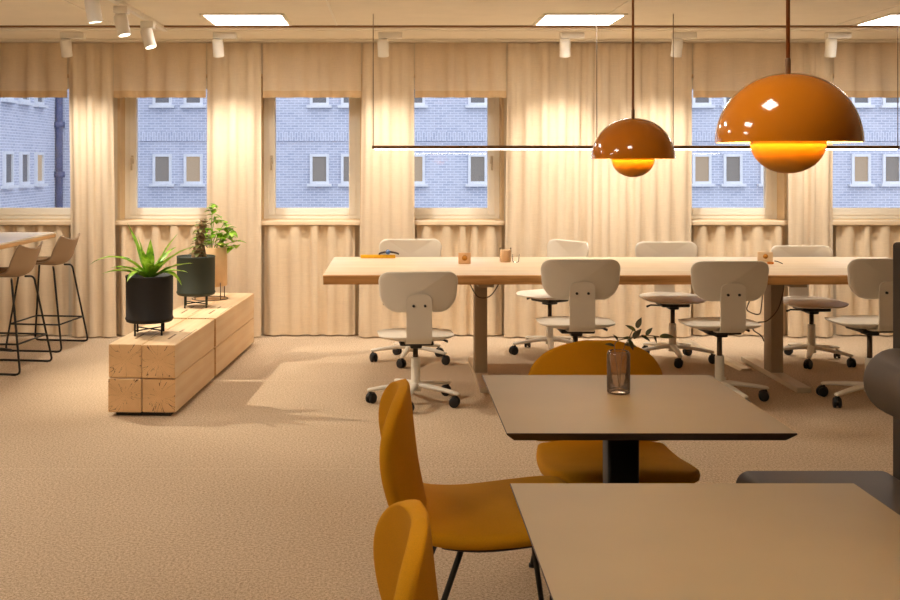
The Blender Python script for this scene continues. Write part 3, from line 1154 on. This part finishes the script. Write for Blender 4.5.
for o, (x, y, rz, base, hs, lb) in zip(made, chairs):
    o.location = (x, y, 0)
    o.rotation_euler = (0, 0, R(rz))
    tag(o, lb, 'office chair', 'white office chairs at the long table')
    q = 0
    for c in kids(o):
        st = c.name.split('.')[0]
        if st in UPPER:
            c.location.z += hs - 0.46
        if st == 'leg':
            c.rotation_euler = (0, 0, R(base - rz + 72 * q))
            q += 1
            for w in kids(c):
                w.rotation_euler = (0, 0, rnd.uniform(0, 6.28))

# ------------------------------------------------------------------ small things on the long table
def on_table(px, py):
    y = YF(py, TZ)
    return X(px, y), y


x, y = on_table(378, 258.2)
t = thing('folding_rule', 'bright yellow strip like a rule lying on the left end of the long table', 'rule', (x, y, TZ))
bm = bmesh.new()
box(bm, (0.25, 0.022, 0.024), (0, 0, 0.013), 0.004)
mobj('upper_strip', bm, M['yellow'], t)
bm = bmesh.new()
box(bm, (0.235, 0.02, 0.014), (0.008, 0.026, 0.0085), 0.003)
mobj('lower_strip', bm, M['yellow'], t)
t = thing('wristwatch', 'dark strap with a round blue dial resting on the yellow strip', 'watch', (x + 0.075, y + 0.002, TZ + 0.018), R(3))
bm = bmesh.new()
pts = smooth_path([(-0.07, 0, 0.006), (-0.045, 0, 0.016), (0, 0, 0.022), (0.045, 0, 0.016), (0.075, 0, 0.006)], 6)
rings = [[Vector((p.x, -0.014, p.z)), Vector((p.x, 0.014, p.z)), Vector((p.x, 0.014, p.z + 0.012)), Vector((p.x, -0.014, p.z + 0.012))] for p in pts]
loft(bm, rings)
mobj('strap', bm, M['strap'], t)
bm = bmesh.new()
tube(bm, [(-0.004, -0.004, 0.024), (-0.004, -0.018, 0.030)], [0.017, 0.016], 20)
mobj('dial', bm, M['blue_dial'], t)


def emblem_card(px, py, w, h, m, lb, rz=0.0, tilt=0.0):
    x, y = on_table(px, py)
    t = thing('table_card', lb, 'card', (x, y, TZ + 0.001), rz, 'small square cards on the long table')
    bm = bmesh.new()
    box(bm, (w, 0.03, h), (0, 0, h / 2), 0.003)
    mobj('block', bm, m, t)
    bm = bmesh.new()
    tube(bm, [(0, -0.0152, h * 0.55), (0, -0.0175, h * 0.55)], h * 0.25, 20)
    mobj('round_emblem', bm, M['emblem'], t)
    return t


emblem_card(464.5, 264, 0.083, 0.075, M['card'], 'kraft square card with an amber round emblem between two window-side chairs')
emblem_card(765, 261.5, 0.10, 0.066, M['card_pale'], 'pale square card with an orange dot at the right of the long table', R(-8))
x, y = on_table(770.5, 264.3)
bm = bmesh.new()
box(bm, (0.038, 0.028, 0.016), (0, 0, 0.009), 0.006)
cl = tag(mobj('orange_clip', bm, M['orange_fruit'], loc=(x, y, TZ)), 'small orange clip lying in front of the pale dotted card', 'clip')
bm = bmesh.new()
tube(bm, smooth_path([(x + 0.03, y + 0.01, TZ + 0.022), (x + 0.05, y, TZ + 0.018), (x + 0.075, y - 0.02, TZ + 0.006)]), 0.003, 6)
tag(mobj('dry_twig', bm, M['strap']), 'tiny dark twig right of the small orange clip', 'twig')

x, y = on_table(505.5, 262)
bm = bmesh.new()
lathe(bm, [(0.001, 0.0), (0.034, 0.0), (0.037, 0.004), (0.037, 0.082), (0.034, 0.084), (0.032, 0.074), (0.001, 0.072)], 28)
t = thing('candle_cup', 'peach cylindrical cup standing left of the small clear glass', 'cup', (x, y, TZ))
mobj('cup_body', bm, M['peach'], t)
bm = bmesh.new()
lathe(bm, [(0.0385, 0.002), (0.0405, 0.098)], 28)
mobj('glass_sleeve', bm, M['tumbler'], t)
x, y = on_table(514, 262.5)
bm = bmesh.new()
lathe(bm, [(0.001, 0.002), (0.018, 0.002), (0.022, 0.006), (0.026, 0.056)], 24)
tag(mobj('drinking_glass', bm, M['tumbler'], loc=(x + 0.012, y, TZ)), 'small clear glass standing right of the peach cup', 'glass')


# ------------------------------------------------------------------ cafe tables
def cafe_table(cx, cy, w, d, lb):
    t = thing('cafe_table', lb, 'table', (cx, cy, 0), 0, 'taupe square cafe tables')
    z1 = 0.73
    bm = bmesh.new()

    def rect(ins, z):
        return [Vector((x * (w / 2 - ins) , y * (d / 2 - ins), z)) for x, y in ((-1, -1), (1, -1), (1, 1), (-1, 1))]
    loft(bm, [rect(0.022, z1 - 0.024), rect(0.002, z1 - 0.006), rect(0.0, z1 - 0.004), rect(0.0, z1 - 0.001), rect(0.001, z1)])
    bm.normal_update()
    for f in bm.faces:
        f.material_index = 0 if f.normal.z > 0.9 else 1
    mobj('tabletop', bm, [M['taupe'], M['edge']], t, smooth=False)
    bm = bmesh.new()
    out = rrect(0.092, 0.092, 0.012, 4)
    loft(bm, [[Vector((x, y, 0.018)) for x, y in out], [Vector((x, y, z1 - 0.03)) for x, y in out]])
    mobj('column', bm, M['blackmetal'], t)
    bm = bmesh.new()
    box(bm, (0.40, 0.40, 0.007), (0, 0, z1 - 0.0275))
    mobj('top_plate', bm, M['blackmetal'], t)
    bm = bmesh.new()
    box(bm, (0.30, 0.30, 0.018), (0, 0, 0.009), 0.005)
    mobj('base_plate', bm, M['blackmetal'], t)
    return t


T2 = (0.296, 0.296 + 0.75, 2.735, 3.485)
cafe_table((T2[0] + T2[1]) / 2, (T2[2] + T2[3]) / 2, 0.75, 0.75, 'taupe square cafe table with the glass vase on it')
cafe_table(0.257 + 0.375, 1.56 + 0.375, 0.75, 0.75, 'nearest taupe square cafe table, empty and cut by the bottom edge')

# vase with sprig
vy = YF(393, 0.73)
vx = X(618.5, vy)
bm = bmesh.new()
lathe(bm, [(0.001, 0.001), (0.031, 0.001), (0.0345, 0.004), (0.035, 0.02), (0.035, 0.118), (0.032, 0.126), (0.030, 0.128),
           (0.029, 0.126), (0.032, 0.117), (0.032, 0.014), (0.001, 0.010)], 36)
tv = thing('glass_vase', 'small clear glass vase of water on the middle cafe table', 'vase', (vx, vy, 0.73))
mobj('vase_body', bm, M['vase'], tv)
bm = bmesh.new()
lathe(bm, [(0.001, 0.0145), (0.0315, 0.0145), (0.0315, 0.056), (0.001, 0.056)], 32)
mobj('water', bm, M['water'], tv)


def leaf(bm, base, d, up, length, width, curl=0.2, n=6, fold=0.25, mi=0):
    d = Vector(d).normalized()
    up = Vector(up)
    s = d.cross(up).normalized()
    u = s.cross(d).normalized()
    rows = []
    for i in range(n + 1):
        t = i / n
        w = width * math.sin(PI * min(1, 0.08 + 0.92 * t) ** 0.8) * 0.5
        c = Vector(base) + d * length * t - u * curl * length * t * t
        rows.append([c - s * w + u * w * fold, c, c + s * w + u * w * fold])
    vr = [[bm.verts.new(p) for p in r] for r in rows]
    for a, b in zip(vr, vr[1:]):
        for i in range(2):
            f = bm.faces.new((a[i], a[i + 1], b[i + 1], b[i]))
            f.material_index = mi


bm = bmesh.new()
sp = thing('leafy_sprig', 'small dark leafy sprig standing in the clear glass vase', 'sprig', (vx, vy, 0.73 + 0.017))
stem = smooth_path([(0.002, 0, 0.0), (-0.006, 0.0, 0.07), (-0.012, 0, 0.125), (0.0, 0, 0.142), (0.04, 0, 0.150), (0.085, 0.01, 0.156), (0.125, 0.01, 0.152)], 6)
tube(bm, stem, 0.0016, 6)
tube(bm, smooth_path([(0.004, 0.002, 0), (0.012, 0.004, 0.1), (0.035, 0.01, 0.15), (0.05, 0.015, 0.178)], 6), 0.0014, 6)
mobj('stem', bm, M['bark'], sp)
bm = bmesh.new()
rnd = random.Random(12)
for (bx, bz, dx, dz, l) in ((-0.012, 0.13, -1, .3, .03), (0.0, 0.155, -.6, 1, .03), (0.03, 0.168, .5, -1, .035), (0.045, 0.172, .7, .9, .04), (0.07, 0.18, 1, -.5, .035),
                            (0.085, 0.182, .6, .8, .03), (0.125, 0.178, 1, .1, .045), (0.105, 0.18, .6, -.9, .03), (0.05, 0.195, -.8, .6, .035), (0.055, 0.205, .4, 1, .035),
                            (0.04, 0.17, -.7, .2, .03), (0.02, 0.14, 1, -.1, .04)):
    leaf(bm, (bx, rnd.uniform(-.005, .01), bz - 0.024 * min(1, max(0, (bz - .12) / .05))), (dx, rnd.uniform(-.5, .3), dz), (0, -0.6, 1), l, l * 0.5, 0.15)
mobj('foliage', bm, M['leaf_sprig'], sp)


# ------------------------------------------------------------------ mustard chairs
def make_shell_chair():
    """upholstered shell chair facing +Y, seat 0.45 m, back 0.82 m"""
    t = thing('shell_chair', '', 'chair', (0, 0, 0))

    def sheet(stations, n, vn=16):
        ps = smooth_path([Vector((s[0], s[1], 0)) for s in stations], n)
        ex = smooth_path([Vector((s[2], s[3], 0)) for s in stations], n)
        m = len(ps)
        rows = []
        for i in range(m):
            tang = (ps[min(i + 1, m - 1)] - ps[max(i - 1, 0)]).normalized()
            nrm = Vector((-tang.y, tang.x))  # toward the sitter
            hw, cv = max(0.03, ex[i].x), ex[i].y
            row = []
            for k in range(vn + 1):
                v = -1 + 2 * k / vn
                v = math.copysign(abs(v) ** 0.9, v)
                o = cv * (v * hw / 0.25) ** 2
                row.append(Vector((hw * v, ps[i].x + nrm.x * o, ps[i].y + nrm.y * o)))
            rows.append(row)
        return rows

    def mk(name, rows, thick, m=None):
        bm = bmesh.new()
        loft(bm, rows, closed=False, cap=False)
        bmesh.ops.recalc_face_normals(bm, faces=bm.faces)
        o = mobj(name, bm, m or M['mustard'], t, angle=120)
        md = o.modifiers.new('thickness', 'SOLIDIFY')
        md.thickness = thick
        md.offset = 0.0
        sb = o.modifiers.new('round', 'SUBSURF')
        sb.levels = sb.render_levels = 1
        return o

    # (y, z, half width, edge lift)
    seat = [(0.232, 0.415, 0.150, 0.0), (0.238, 0.436, 0.185, 0.0), (0.220, 0.452, 0.215, 0.002), (0.17, 0.452, 0.240, 0.006), (0.06, 0.443, 0.250, 0.012),
            (-0.06, 0.438, 0.244, 0.020), (-0.15, 0.441, 0.234, 0.022), (-0.198, 0.450, 0.222, 0.022)]
    back = []
    nb = 22
    for i in range(nb + 1):
        f = i / nb
        f = f ** 0.8 if f > 0.5 else f * (0.5 ** 0.8) / 0.5
        yb_ = -0.200 - 0.012 * math.sin(PI / 2 * min(1, f * 2.0)) - 0.040 * f
        zb_ = 0.452 + 0.348 * f
        wb = 0.224 + 0.022 * (0.5 - 0.5 * math.cos(PI * min(1, f / 0.5)))
        if f > 0.5:
            wb *= max(0.0, 1 - ((f - 0.5) / 0.5) ** 2.3) ** (1 / 2.3)
        back.append((yb_, zb_, wb, 0.085))
    mk('seat', sheet(seat, 4), 0.038)
    mk('backrest', sheet(back, 1), 0.034)
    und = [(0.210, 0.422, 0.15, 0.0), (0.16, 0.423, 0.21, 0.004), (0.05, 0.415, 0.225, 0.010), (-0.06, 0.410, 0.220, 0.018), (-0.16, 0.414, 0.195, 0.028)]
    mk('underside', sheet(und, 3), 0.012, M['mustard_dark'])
    # bent tube legs
    for sx in (-1, 1):
        for top_, foot in (((0.11, 0.13), (0.235, 0.19)), ((0.11, -0.10), (0.235, -0.245))):
            bm = bmesh.new()
            x0, y0 = sx * top_[0], top_[1]
            x1, y1 = sx * foot[0], foot[1]
            kx = sx * 0.19
            pts = fillet([(x0, y0 * 0.9, 0.398), (kx, y0, 0.400), (x1, y1, 0.006)], 0.05, 6)
            tube(bm, pts, 0.0085, 10)
            lg = mobj('leg', bm, M['blackmetal'], t)
            bm = bmesh.new()
            tube(bm, [(x1, y1, 0.012), (x1, y1, 0.0)], 0.012, 10)
            mobj('glide', bm, M['black'], lg)
    bm = bmesh.new()
    box(bm, (0.24, 0.26, 0.012), (0, 0.015, 0.392), 0.004)
    mobj('frame_plate', bm, M['blackmetal'], t)
    return t


sc0 = make_shell_chair()
shells = [
    (0.285, 3.03, -89, 'mustard shell chair seen from the side at the left of the vase table'),
    (0.73, 3.50, 180, 'mustard shell chair behind the vase table facing the viewer'),
    (0.30, 1.93, -86, 'nearest mustard shell chair, only its backrest showing at the bottom'),
]
ms = [sc0, copy_tree(sc0), copy_tree(sc0)]
for o, (x, y, rz, lb) in zip(ms, shells):
    o.location = (x, y, 0)
    o.rotation_euler = (0, 0, R(rz))
    tag(o, lb, 'chair', 'mustard shell chairs at the cafe tables')

# ------------------------------------------------------------------ sofa
t = thing('banquette_sofa', 'dark grey-brown banquette sofa with a roll bolster at the right of the cafe tables', 'sofa', (1.335, 1.4, 0))
y0, y1 = -1.2 - 1.4, 3.36 - 1.4


def rounded_bar(bm, w, h, cx, cz, ya, yb, rad, rend):
    q = 6
    seq = []
    for k in range(q + 1):
        a = PI / 2 * k / q
        seq.append((ya + rend - rend * math.cos(a), rend - rend * math.sin(a)))
    full = seq + [(yb - (y - ya), ins) for y, ins in reversed(seq)]
    rr_ = []
    for y, ins in full:
        o = rrect(max(0.004, w - 2 * ins), max(0.004, h - 2 * ins), max(0.0015, rad - ins if rad > ins else 0.0015), 7)
        rr_.append([Vector((cx + x, y, cz + z)) for x, z in o])
    loft(bm, rr_)
    bmesh.ops.recalc_face_normals(bm, faces=bm.faces)


bm = bmesh.new()
rounded_bar(bm, 0.50, 0.12, -0.005, 0.40, y0, y1, 0.045, 0.035)
mobj('seat_cushion', bm, M['sofa'], t, angle=60)
bm = bmesh.new()
box(bm, (0.44, y1 - y0 - 0.06, 0.34), (0.03, (y0 + y1) / 2, 0.17), 0.006)
mobj('plinth', bm, M['sofa_back'], t)
bm = bmesh.new()
rounded_bar(bm, 0.075, 1.18, 0.268, 0.59, y0, 3.32 - 1.4, 0.012, 0.01)
mobj('back_panel', bm, M['sofa_back'], t, angle=60)
bm = bmesh.new()
rounded_bar(bm, 0.20, 0.20, 0.175, 0.775, y0, 3.22 - 1.4, 0.0995, 0.06)
mobj('bolster', bm, M['sofa'], t, angle=60)

# ------------------------------------------------------------------ timber planter bench
def timber_block(ya, yb, lb, jit):
    """2x2 beams lying along the bench axis, which leans 3 degrees off the room's depth"""
    ang = -math.atan(0.058)
    rnd = random.Random(jit)
    org = Vector((-1.405, 5.94, 0))
    ax = Vector((0.058, 1, 0)).normalized()
    L = yb - ya
    c = org + ax * (ya - 5.94)
    t = thing('timber_bench', lb, 'bench', c, ang, 'blocks of stacked timber beams')
    w = 0.193
    for ix in (-1, 1):
        for iz in (0, 1):
            bm = bmesh.new()
            box(bm, (w - 0.004, L, w - 0.004), (0, L / 2, 0), 0.008)
            bm.normal_update()
            for f in bm.faces:
                f.material_index = 1 if abs(f.normal.y) > 0.8 else 0
            mobj('beam', bm, [M['beam_side'], M['beam_end']], t, loc=(ix * w / 2, rnd.uniform(0, 0.012), 0.022 + w / 2 + iz * w), smooth=False)
    bm = bmesh.new()
    box(bm, (0.31, L - 0.08, 0.022), (0, L / 2, 0.011))
    mobj('plinth', bm, M['black'], t, smooth=False)
    return t


timber_block(5.94, 6.92, 'nearer block of four stacked pale timber beams under the black plant pot', 1)
timber_block(6.97, 8.30, 'farther block of four stacked pale timber beams under the green plant pot', 2)
BT = 0.022 + 2 * 0.193 - 0.0015

# ------------------------------------------------------------------ pots and plants
def pot(t, r, h, leg, m, seg=40, legm=None, rim=0.006, leg_r=0.006):
    bm = bmesh.new()
    z = leg
    lathe(bm, [(0.001, z), (r - 0.012, z), (r - 0.004, z + 0.004), (r - 0.002, z + 0.012), (r + 0.002, z + 0.016), (r + 0.002, z + 0.024), (r - 0.002, z + 0.03),
               (r, z + h - 0.012), (r + rim * 0.4, z + h - 0.006), (r, z + h), (r - 0.008, z + h), (r - 0.010, z + h - 0.03), (0.001, z + h - 0.03)], seg)
    mobj('pot', bm, m, t, angle=50)
    bm = bmesh.new()
    lathe(bm, [(0.001, z + h - 0.012), (r * 0.5, z + h - 0.016), (r - 0.011, z + h - 0.026)], 28)
    mobj('soil', bm, M['soil'], t)
    for k in range(4):
        a = R(45 + 90 * k + 8)
        bm = bmesh.new()
        cx, cy = (r - 0.03) * math.cos(a), (r - 0.03) * math.sin(a)
        tube(bm, [(cx, cy, 0.0), (cx, cy, leg + 0.004)], leg_r, 10)
        mobj('leg', bm, legm or m, t)
    bm = bmesh.new()
    q = (r - 0.03)
    for k in range(2):
        a = R(45 + 90 * k + 8)
        tube(bm, [(q * math.cos(a), q * math.sin(a), 0.03), (-q * math.cos(a), -q * math.sin(a), 0.03)], 0.004, 8)
    mobj('cross_brace', bm, legm or m, t)


# 1: black pot with arching strap leaves
y = 6.32
t = thing('potted_fern', 'spiky bright green strap-leaf plant in a round black pot on legs', 'potted plant', (X(149.5, y), y, BT))
pot(t, 0.139, 0.275, 0.075, M['pot_black'])
bm = bmesh.new()
rnd = random.Random(21)
zt = 0.075 + 0.275 - 0.02


def strap(bm, az, lean, length, width, droop, n=10):
    d = Vector((math.cos(az), math.sin(az), 0))
    s = Vector((-math.sin(az), math.cos(az), 0))
    p = Vector((0.02 * math.cos(az), 0.02 * math.sin(az), zt))
    el = lean
    rows = []
    for i in range(n + 1):
        t_ = i / n
        w = 1.35 * width * (0.45 + 0.9 * math.sin(PI * min(1, t_ * 0.78 + 0.12))) * (1 - t_ ** 4) * 0.5 + 0.0008
        dirv = d * math.cos(el) + Vector((0, 0, 1)) * math.sin(el)
        nv = -d * math.sin(el) + Vector((0, 0, 1)) * math.cos(el)
        wav = 0.1 * w * math.sin(i * 1.9)
        rows.append([p - s * w + nv * (w * 0.35 + wav), p - s * w * .5 + nv * w * .16, p.copy(), p + s * w * .5 + nv * w * .16, p + s * w + nv * (w * 0.35 - wav)])
        p = p + dirv * length / n
        el -= droop / n
    loft(bm, rows, closed=False, cap=False)


for az, lean, ln, wd, dr in ((172, 74, .35, .036, .15), (190, 82, .26, .032, .1), (95, 87, .23, .030, .1), (8, 70, .31, .032, .35), (-4, 56, .33, .034, .75),
                             (-8, 36, .27, .034, .6), (-22, 40, .24, .032, 1.9), (178, 58, .40, .030, 1.75), (192, 30, .27, .032, .9), (200, 44, .23, .030, 1.0),
                             (240, 50, .20, .030, 2.0), (262, 76, .20, .032, .6), (285, 66, .19, .030, 1.2), (130, 66, .26, .030, .6), (50, 62, .26, .030, .7),
                             (160, 40, .22, .030, 1.1), (25, 30, .22, .030, .9), (215, 62, .22, .030, .9), (-40, 58, .22, .030, .9)):
    strap(bm, R(az), R(lean), ln, wd, dr)
mobj('foliage', bm, M['leaf_bright'], t, angle=60)

# 2: dark green pot with a knobbly twisted succulent
y = 7.50
t = thing('potted_succulent', 'knobbly twisted brown and green succulent in a dark green pot on legs', 'potted plant', (X(196, y), y, BT))
pot(t, 0.134, 0.275, 0.085, M['pot_green'])
zt = 0.085 + 0.275 - 0.02
bm = bmesh.new()
col = smooth_path([(-0.01, -0.02, zt - 0.02), (0.015, -0.02, zt + 0.05), (0.03, 0, zt + 0.12), (0.04, 0, zt + 0.2), (0.055, 0, zt + 0.27)], 6)
tube(bm, col, [0.036 + 0.008 * math.sin(i * 1.9) - 0.012 * i / len(col) for i in range(len(col))], 12)
tube(bm, smooth_path([(0.06, 0.0, zt - 0.02), (0.045, 0.0, zt + 0.05), (0.03, 0, zt + 0.12)], 6), 0.024, 10)
mobj('stem', bm, M['bark'], t)
bm = bmesh.new()
rnd = random.Random(5)
for i in range(46):
    f = i / 46
    p = col[min(len(col) - 1, int((0.18 + 0.8 * f) * (len(col) - 1)))]
    a = i * 2.4
    d = Vector((math.cos(a), math.sin(a), rnd.uniform(-.1, .7)))
    leaf(bm, p + Vector((math.cos(a), math.sin(a), 0)) * 0.026, d, (0, 0, 1), rnd.uniform(.03, .05), rnd.uniform(.03, .044), 0.5, 5, 0.35)
mobj('foliage', bm, M['leaf_dark'], t, angle=80)

# 3: pale pot on a wire stand with fresh leafy plant
y = 7.93
t = thing('potted_leafy_plant', 'fresh green leafy plant in a light wooden pot on a thin wire stand', 'potted plant', (X(210, y), y, BT))
r = 0.128
hp, lg = 0.29, 0.10
bm = bmesh.new()
lathe(bm, [(0.001, lg), (r - 0.004, lg), (r, lg + 0.004), (r, lg + hp - 0.003), (r - 0.003, lg + hp), (r - 0.012, lg + hp), (r - 0.012, lg + hp - 0.03), (0.001, lg + hp - 0.03)], 40)
mobj('pot', bm, M['pot_peach'], t, angle=50)
bm = bmesh.new()
lathe(bm, [(0.001, lg + hp - 0.012), (r - 0.013, lg + hp - 0.024)], 24)
mobj('soil', bm, M['soil'], t)
for k in range(4):
    a = R(45 + 90 * k)
    bm = bmesh.new()
    cx, cy = (r + 0.005) * math.cos(a), (r + 0.005) * math.sin(a)
    tube(bm, [(cx, cy, 0.004), (cx, cy, lg + 0.03)], 0.0035, 8)
    mobj('stand_leg', bm, M['cable'], t)
bm = bmesh.new()
lathe(bm, [(r + 0.005 + 0.003 * math.cos(a), 0.0035 + 0.003 * math.sin(a)) for a in [2 * PI * i / 8 for i in range(9)]], 32)
mobj('stand_ring', bm, M['cable'], t)
zt = lg + hp - 0.02
bs = bmesh.new()
bm = bmesh.new()
rnd = random.Random(9)
stems = [(0.015, 0.03, 0.33, 9), (0.11, 0.0, 0.20, 9), (0.16, -0.02, 0.15, 7), (0.06, -0.04, 0.13, 9), (-0.04, 0.0, 0.15, 8), (0.19, 0.0, 0.06, 5), (0.10, -0.07, 0.07, 8), (0.0, -0.06, 0.10, 8),
         (0.03, 0.02, 0.25, 7), (-0.05, -0.05, 0.08, 7), (0.13, 0.03, 0.10, 7)]
for sx, sy, sh, nl in stems:
    pts = smooth_path([(sx * 0.25, sy * 0.25, zt - 0.02), (sx * 0.5, sy * 0.5, zt + sh * 0.5), (sx, sy, zt + sh)], 5)
    tube(bs, pts, 0.0028, 6)
    for i in range(nl):
        a = i * 2.39 + sx * 30
        q = pts[-1] + Vector((rnd.uniform(-.02, .02), rnd.uniform(-.02, .02), rnd.uniform(-0.05, 0.015)))
        d = Vector((math.cos(a), math.sin(a), rnd.uniform(-.35, .55)))
        l = rnd.uniform(.055, .085)
        leaf(bm, q, d, (0, 0, 1), l, l * 0.75, 0.3, 5, 0.3)
mobj('stem', bs, M['leaf_green'], t)
mobj('foliage', bm, M['leaf_green'], t, angle=60)

# ------------------------------------------------------------------ bar table and stools
t = thing('bar_table', 'high bar table with a pale top and wooden edge, cut by the left picture edge', 'table', (-3.02, 6.9, 0))
bm = bmesh.new()
zt = 0.90
box(bm, (0.96, 2.2, 0.012), (0, 0, zt - 0.006), 0.002)
mobj('tabletop', bm, M['counter'], t)
bm = bmesh.new()
box(bm, (0.965, 2.205, 0.026), (0, 0, zt - 0.0251), 0.002)
mobj('wooden_edge', bm, M['counter_edge'], t)
for sy in (-0.7, 0.925):
    bm = bmesh.new()
    tube(bm, [(0, sy, 0.03), (0, sy, zt - 0.04)], 0.035, 16)
    lg_ = mobj('column', bm, M['blackmetal'], t)
    for k in range(4):
        a = R(45 + 90 * k)
        bm = bmesh.new()
        tube(bm, [(0, sy, 0.05), (0.14 * math.cos(a), sy + 0.14 * math.sin(a), 0.03), (0.22 * math.cos(a), sy + 0.22 * math.sin(a), 0.012)], [0.018, 0.014, 0.012], 10)
        mobj('base_arm', bm, M['blackmetal'], lg_)


def make_stool():
    """faces -X; back on the +X side"""
    t = thing('bar_stool', '', 'bar stool', (0, 0, 0))
    prof = [(-0.20, 0.648, 0.19, -.006), (-0.18, 0.660, 0.205, -.004), (-0.06, 0.648, 0.21, 0.008), (0.06, 0.640, 0.205, 0.02), (0.13, 0.648, 0.20, 0.03), (0.172, 0.685, 0.195, 0.035),
            (0.192, 0.74, 0.195, 0.035), (0.206, 0.785, 0.195, 0.03), (0.218, 0.825, 0.185, 0.026), (0.226, 0.84, 0.17, 0.022)]
    ps = smooth_path([Vector((p[0], p[1], 0)) for p in prof], 4)
    ex = smooth_path([Vector((p[2], p[3], 0)) for p in prof], 4)
    rows = []
    m = len(ps)
    for i in range(m):
        tg = (ps[min(i + 1, m - 1)] - ps[max(i - 1, 0)]).normalized()
        nv = Vector((-tg.y, tg.x))
        row = []
        for k in range(15):
            v = -1 + 2 * k / 14
            o = ex[i].y * 1.6 * v * v
            zz = ps[i].y + nv.y * o
            if i > m * 0.7:
                zz += 0.022 * (v * v - 0.3) * (i - m * 0.7) / (m * 0.3)
            row.append(Vector((ps[i].x + nv.x * o, ex[i].x * v, zz)))
        rows.append(row)

    def mk(nm, rws, th, mt):
        bm = bmesh.new()
        loft(bm, rws, closed=False, cap=False)
        bmesh.ops.recalc_face_normals(bm, faces=bm.faces)
        o = mobj(nm, bm, mt, t, angle=120)
        md = o.modifiers.new('thickness', 'SOLIDIFY')
        md.thickness = th
        md.offset = 0
        sb = o.modifiers.new('round', 'SUBSURF')
        sb.levels = sb.render_levels = 1
    mk('backrest_shell', rows, 0.014, M['stool_shell'])
    pad = [[Vector((p.x * 0.94 - 0.005, p.y * 0.9, p.z + 0.014)) for p in r] for r in rows[1:18]]
    mk('seat_pad', pad, 0.02, M['stool_seat'])
    # sled frames, one each side, and the footrest ring
    for s in (-1, 1):
        yt, yb_ = s * 0.165, s * 0.245
        bm = bmesh.new()
        pts = fillet([(-0.10, s * 0.10, 0.628), (-0.135, yt, 0.622), (-0.21, yb_, 0.008), (0.235, yb_, 0.008), (0.135, yt, 0.622), (0.10, s * 0.10, 0.628)], 0.035, 6)
        tube(bm, pts, 0.0075, 10)
        fr = mobj('sled_frame', bm, M['blackmetal'], t)
        for gx in (-0.15, 0.19):
            bm = bmesh.new()
            box(bm, (0.03, 0.016, 0.01), (gx, yb_, 0.005), 0.002)
            mobj('glide', bm, M['black'], fr)
    bm = bmesh.new()
    f = 0.60
    xa, xb = -0.135 - 0.075 * 0.68, 0.135 + 0.10 * 0.68
    yy = 0.165 + 0.08 * 0.68
    zf = 0.622 - 0.614 * 0.68
    tube(bm, fillet([(xb, -yy, zf), (xa, -yy, zf), (xa, yy, zf), (xb, yy, zf)], 0.02), 0.0065, 8)
    tube(bm, [(xb, -yy, zf), (xb, yy, zf)], 0.0065, 8)
    mobj('footrest', bm, M['blackmetal'], t)
    return t


st0 = make_stool()
st1 = copy_tree(st0)
st0.location = (-2.68, 8.22, 0)
st0.rotation_euler = st1.rotation_euler = (0, 0, R(-7))
tag(st0, 'sand-coloured bar stool with black sled legs nearest the curtain', 'bar stool', 'bar stools at the high table')
st1.location = (-2.69, 7.36, 0)
tag(st1, 'sand-coloured bar stool with black sled legs cut by the left picture edge', 'bar stool', 'bar stools at the high table')

# ------------------------------------------------------------------ light from the sky outside
w = bpy.data.worlds.new('dusk_sky')
bpy.context.scene.world = w
w.use_nodes = True
bg = w.node_tree.nodes['Background']
bg.inputs['Color'].default_value = (0.94, 0.965, 1.0, 1)
bg.inputs['Strength'].default_value = 2.3

# ------------------------------------------------------------------ camera
cam = bpy.data.cameras.new('camera')
cam.sensor_width = 36
cam.lens = F * 36 / 900
cam.shift_x = (450 - VX) / 900
cam.shift_y = -(300 - VY) / 900
cam.clip_start = 0.05
co = bpy.data.objects.new('camera', cam)
C.objects.link(co)
co.location = (0, 0, CH)
co.rotation_euler = (R(90), 0, 0)
bpy.context.scene.camera = co

bpy.context.scene.cycles.transparent_max_bounces = 32
vs = bpy.context.scene.view_settings
vs.view_transform = 'Standard'
vs.look = 'None'
vs.exposure = 0.12
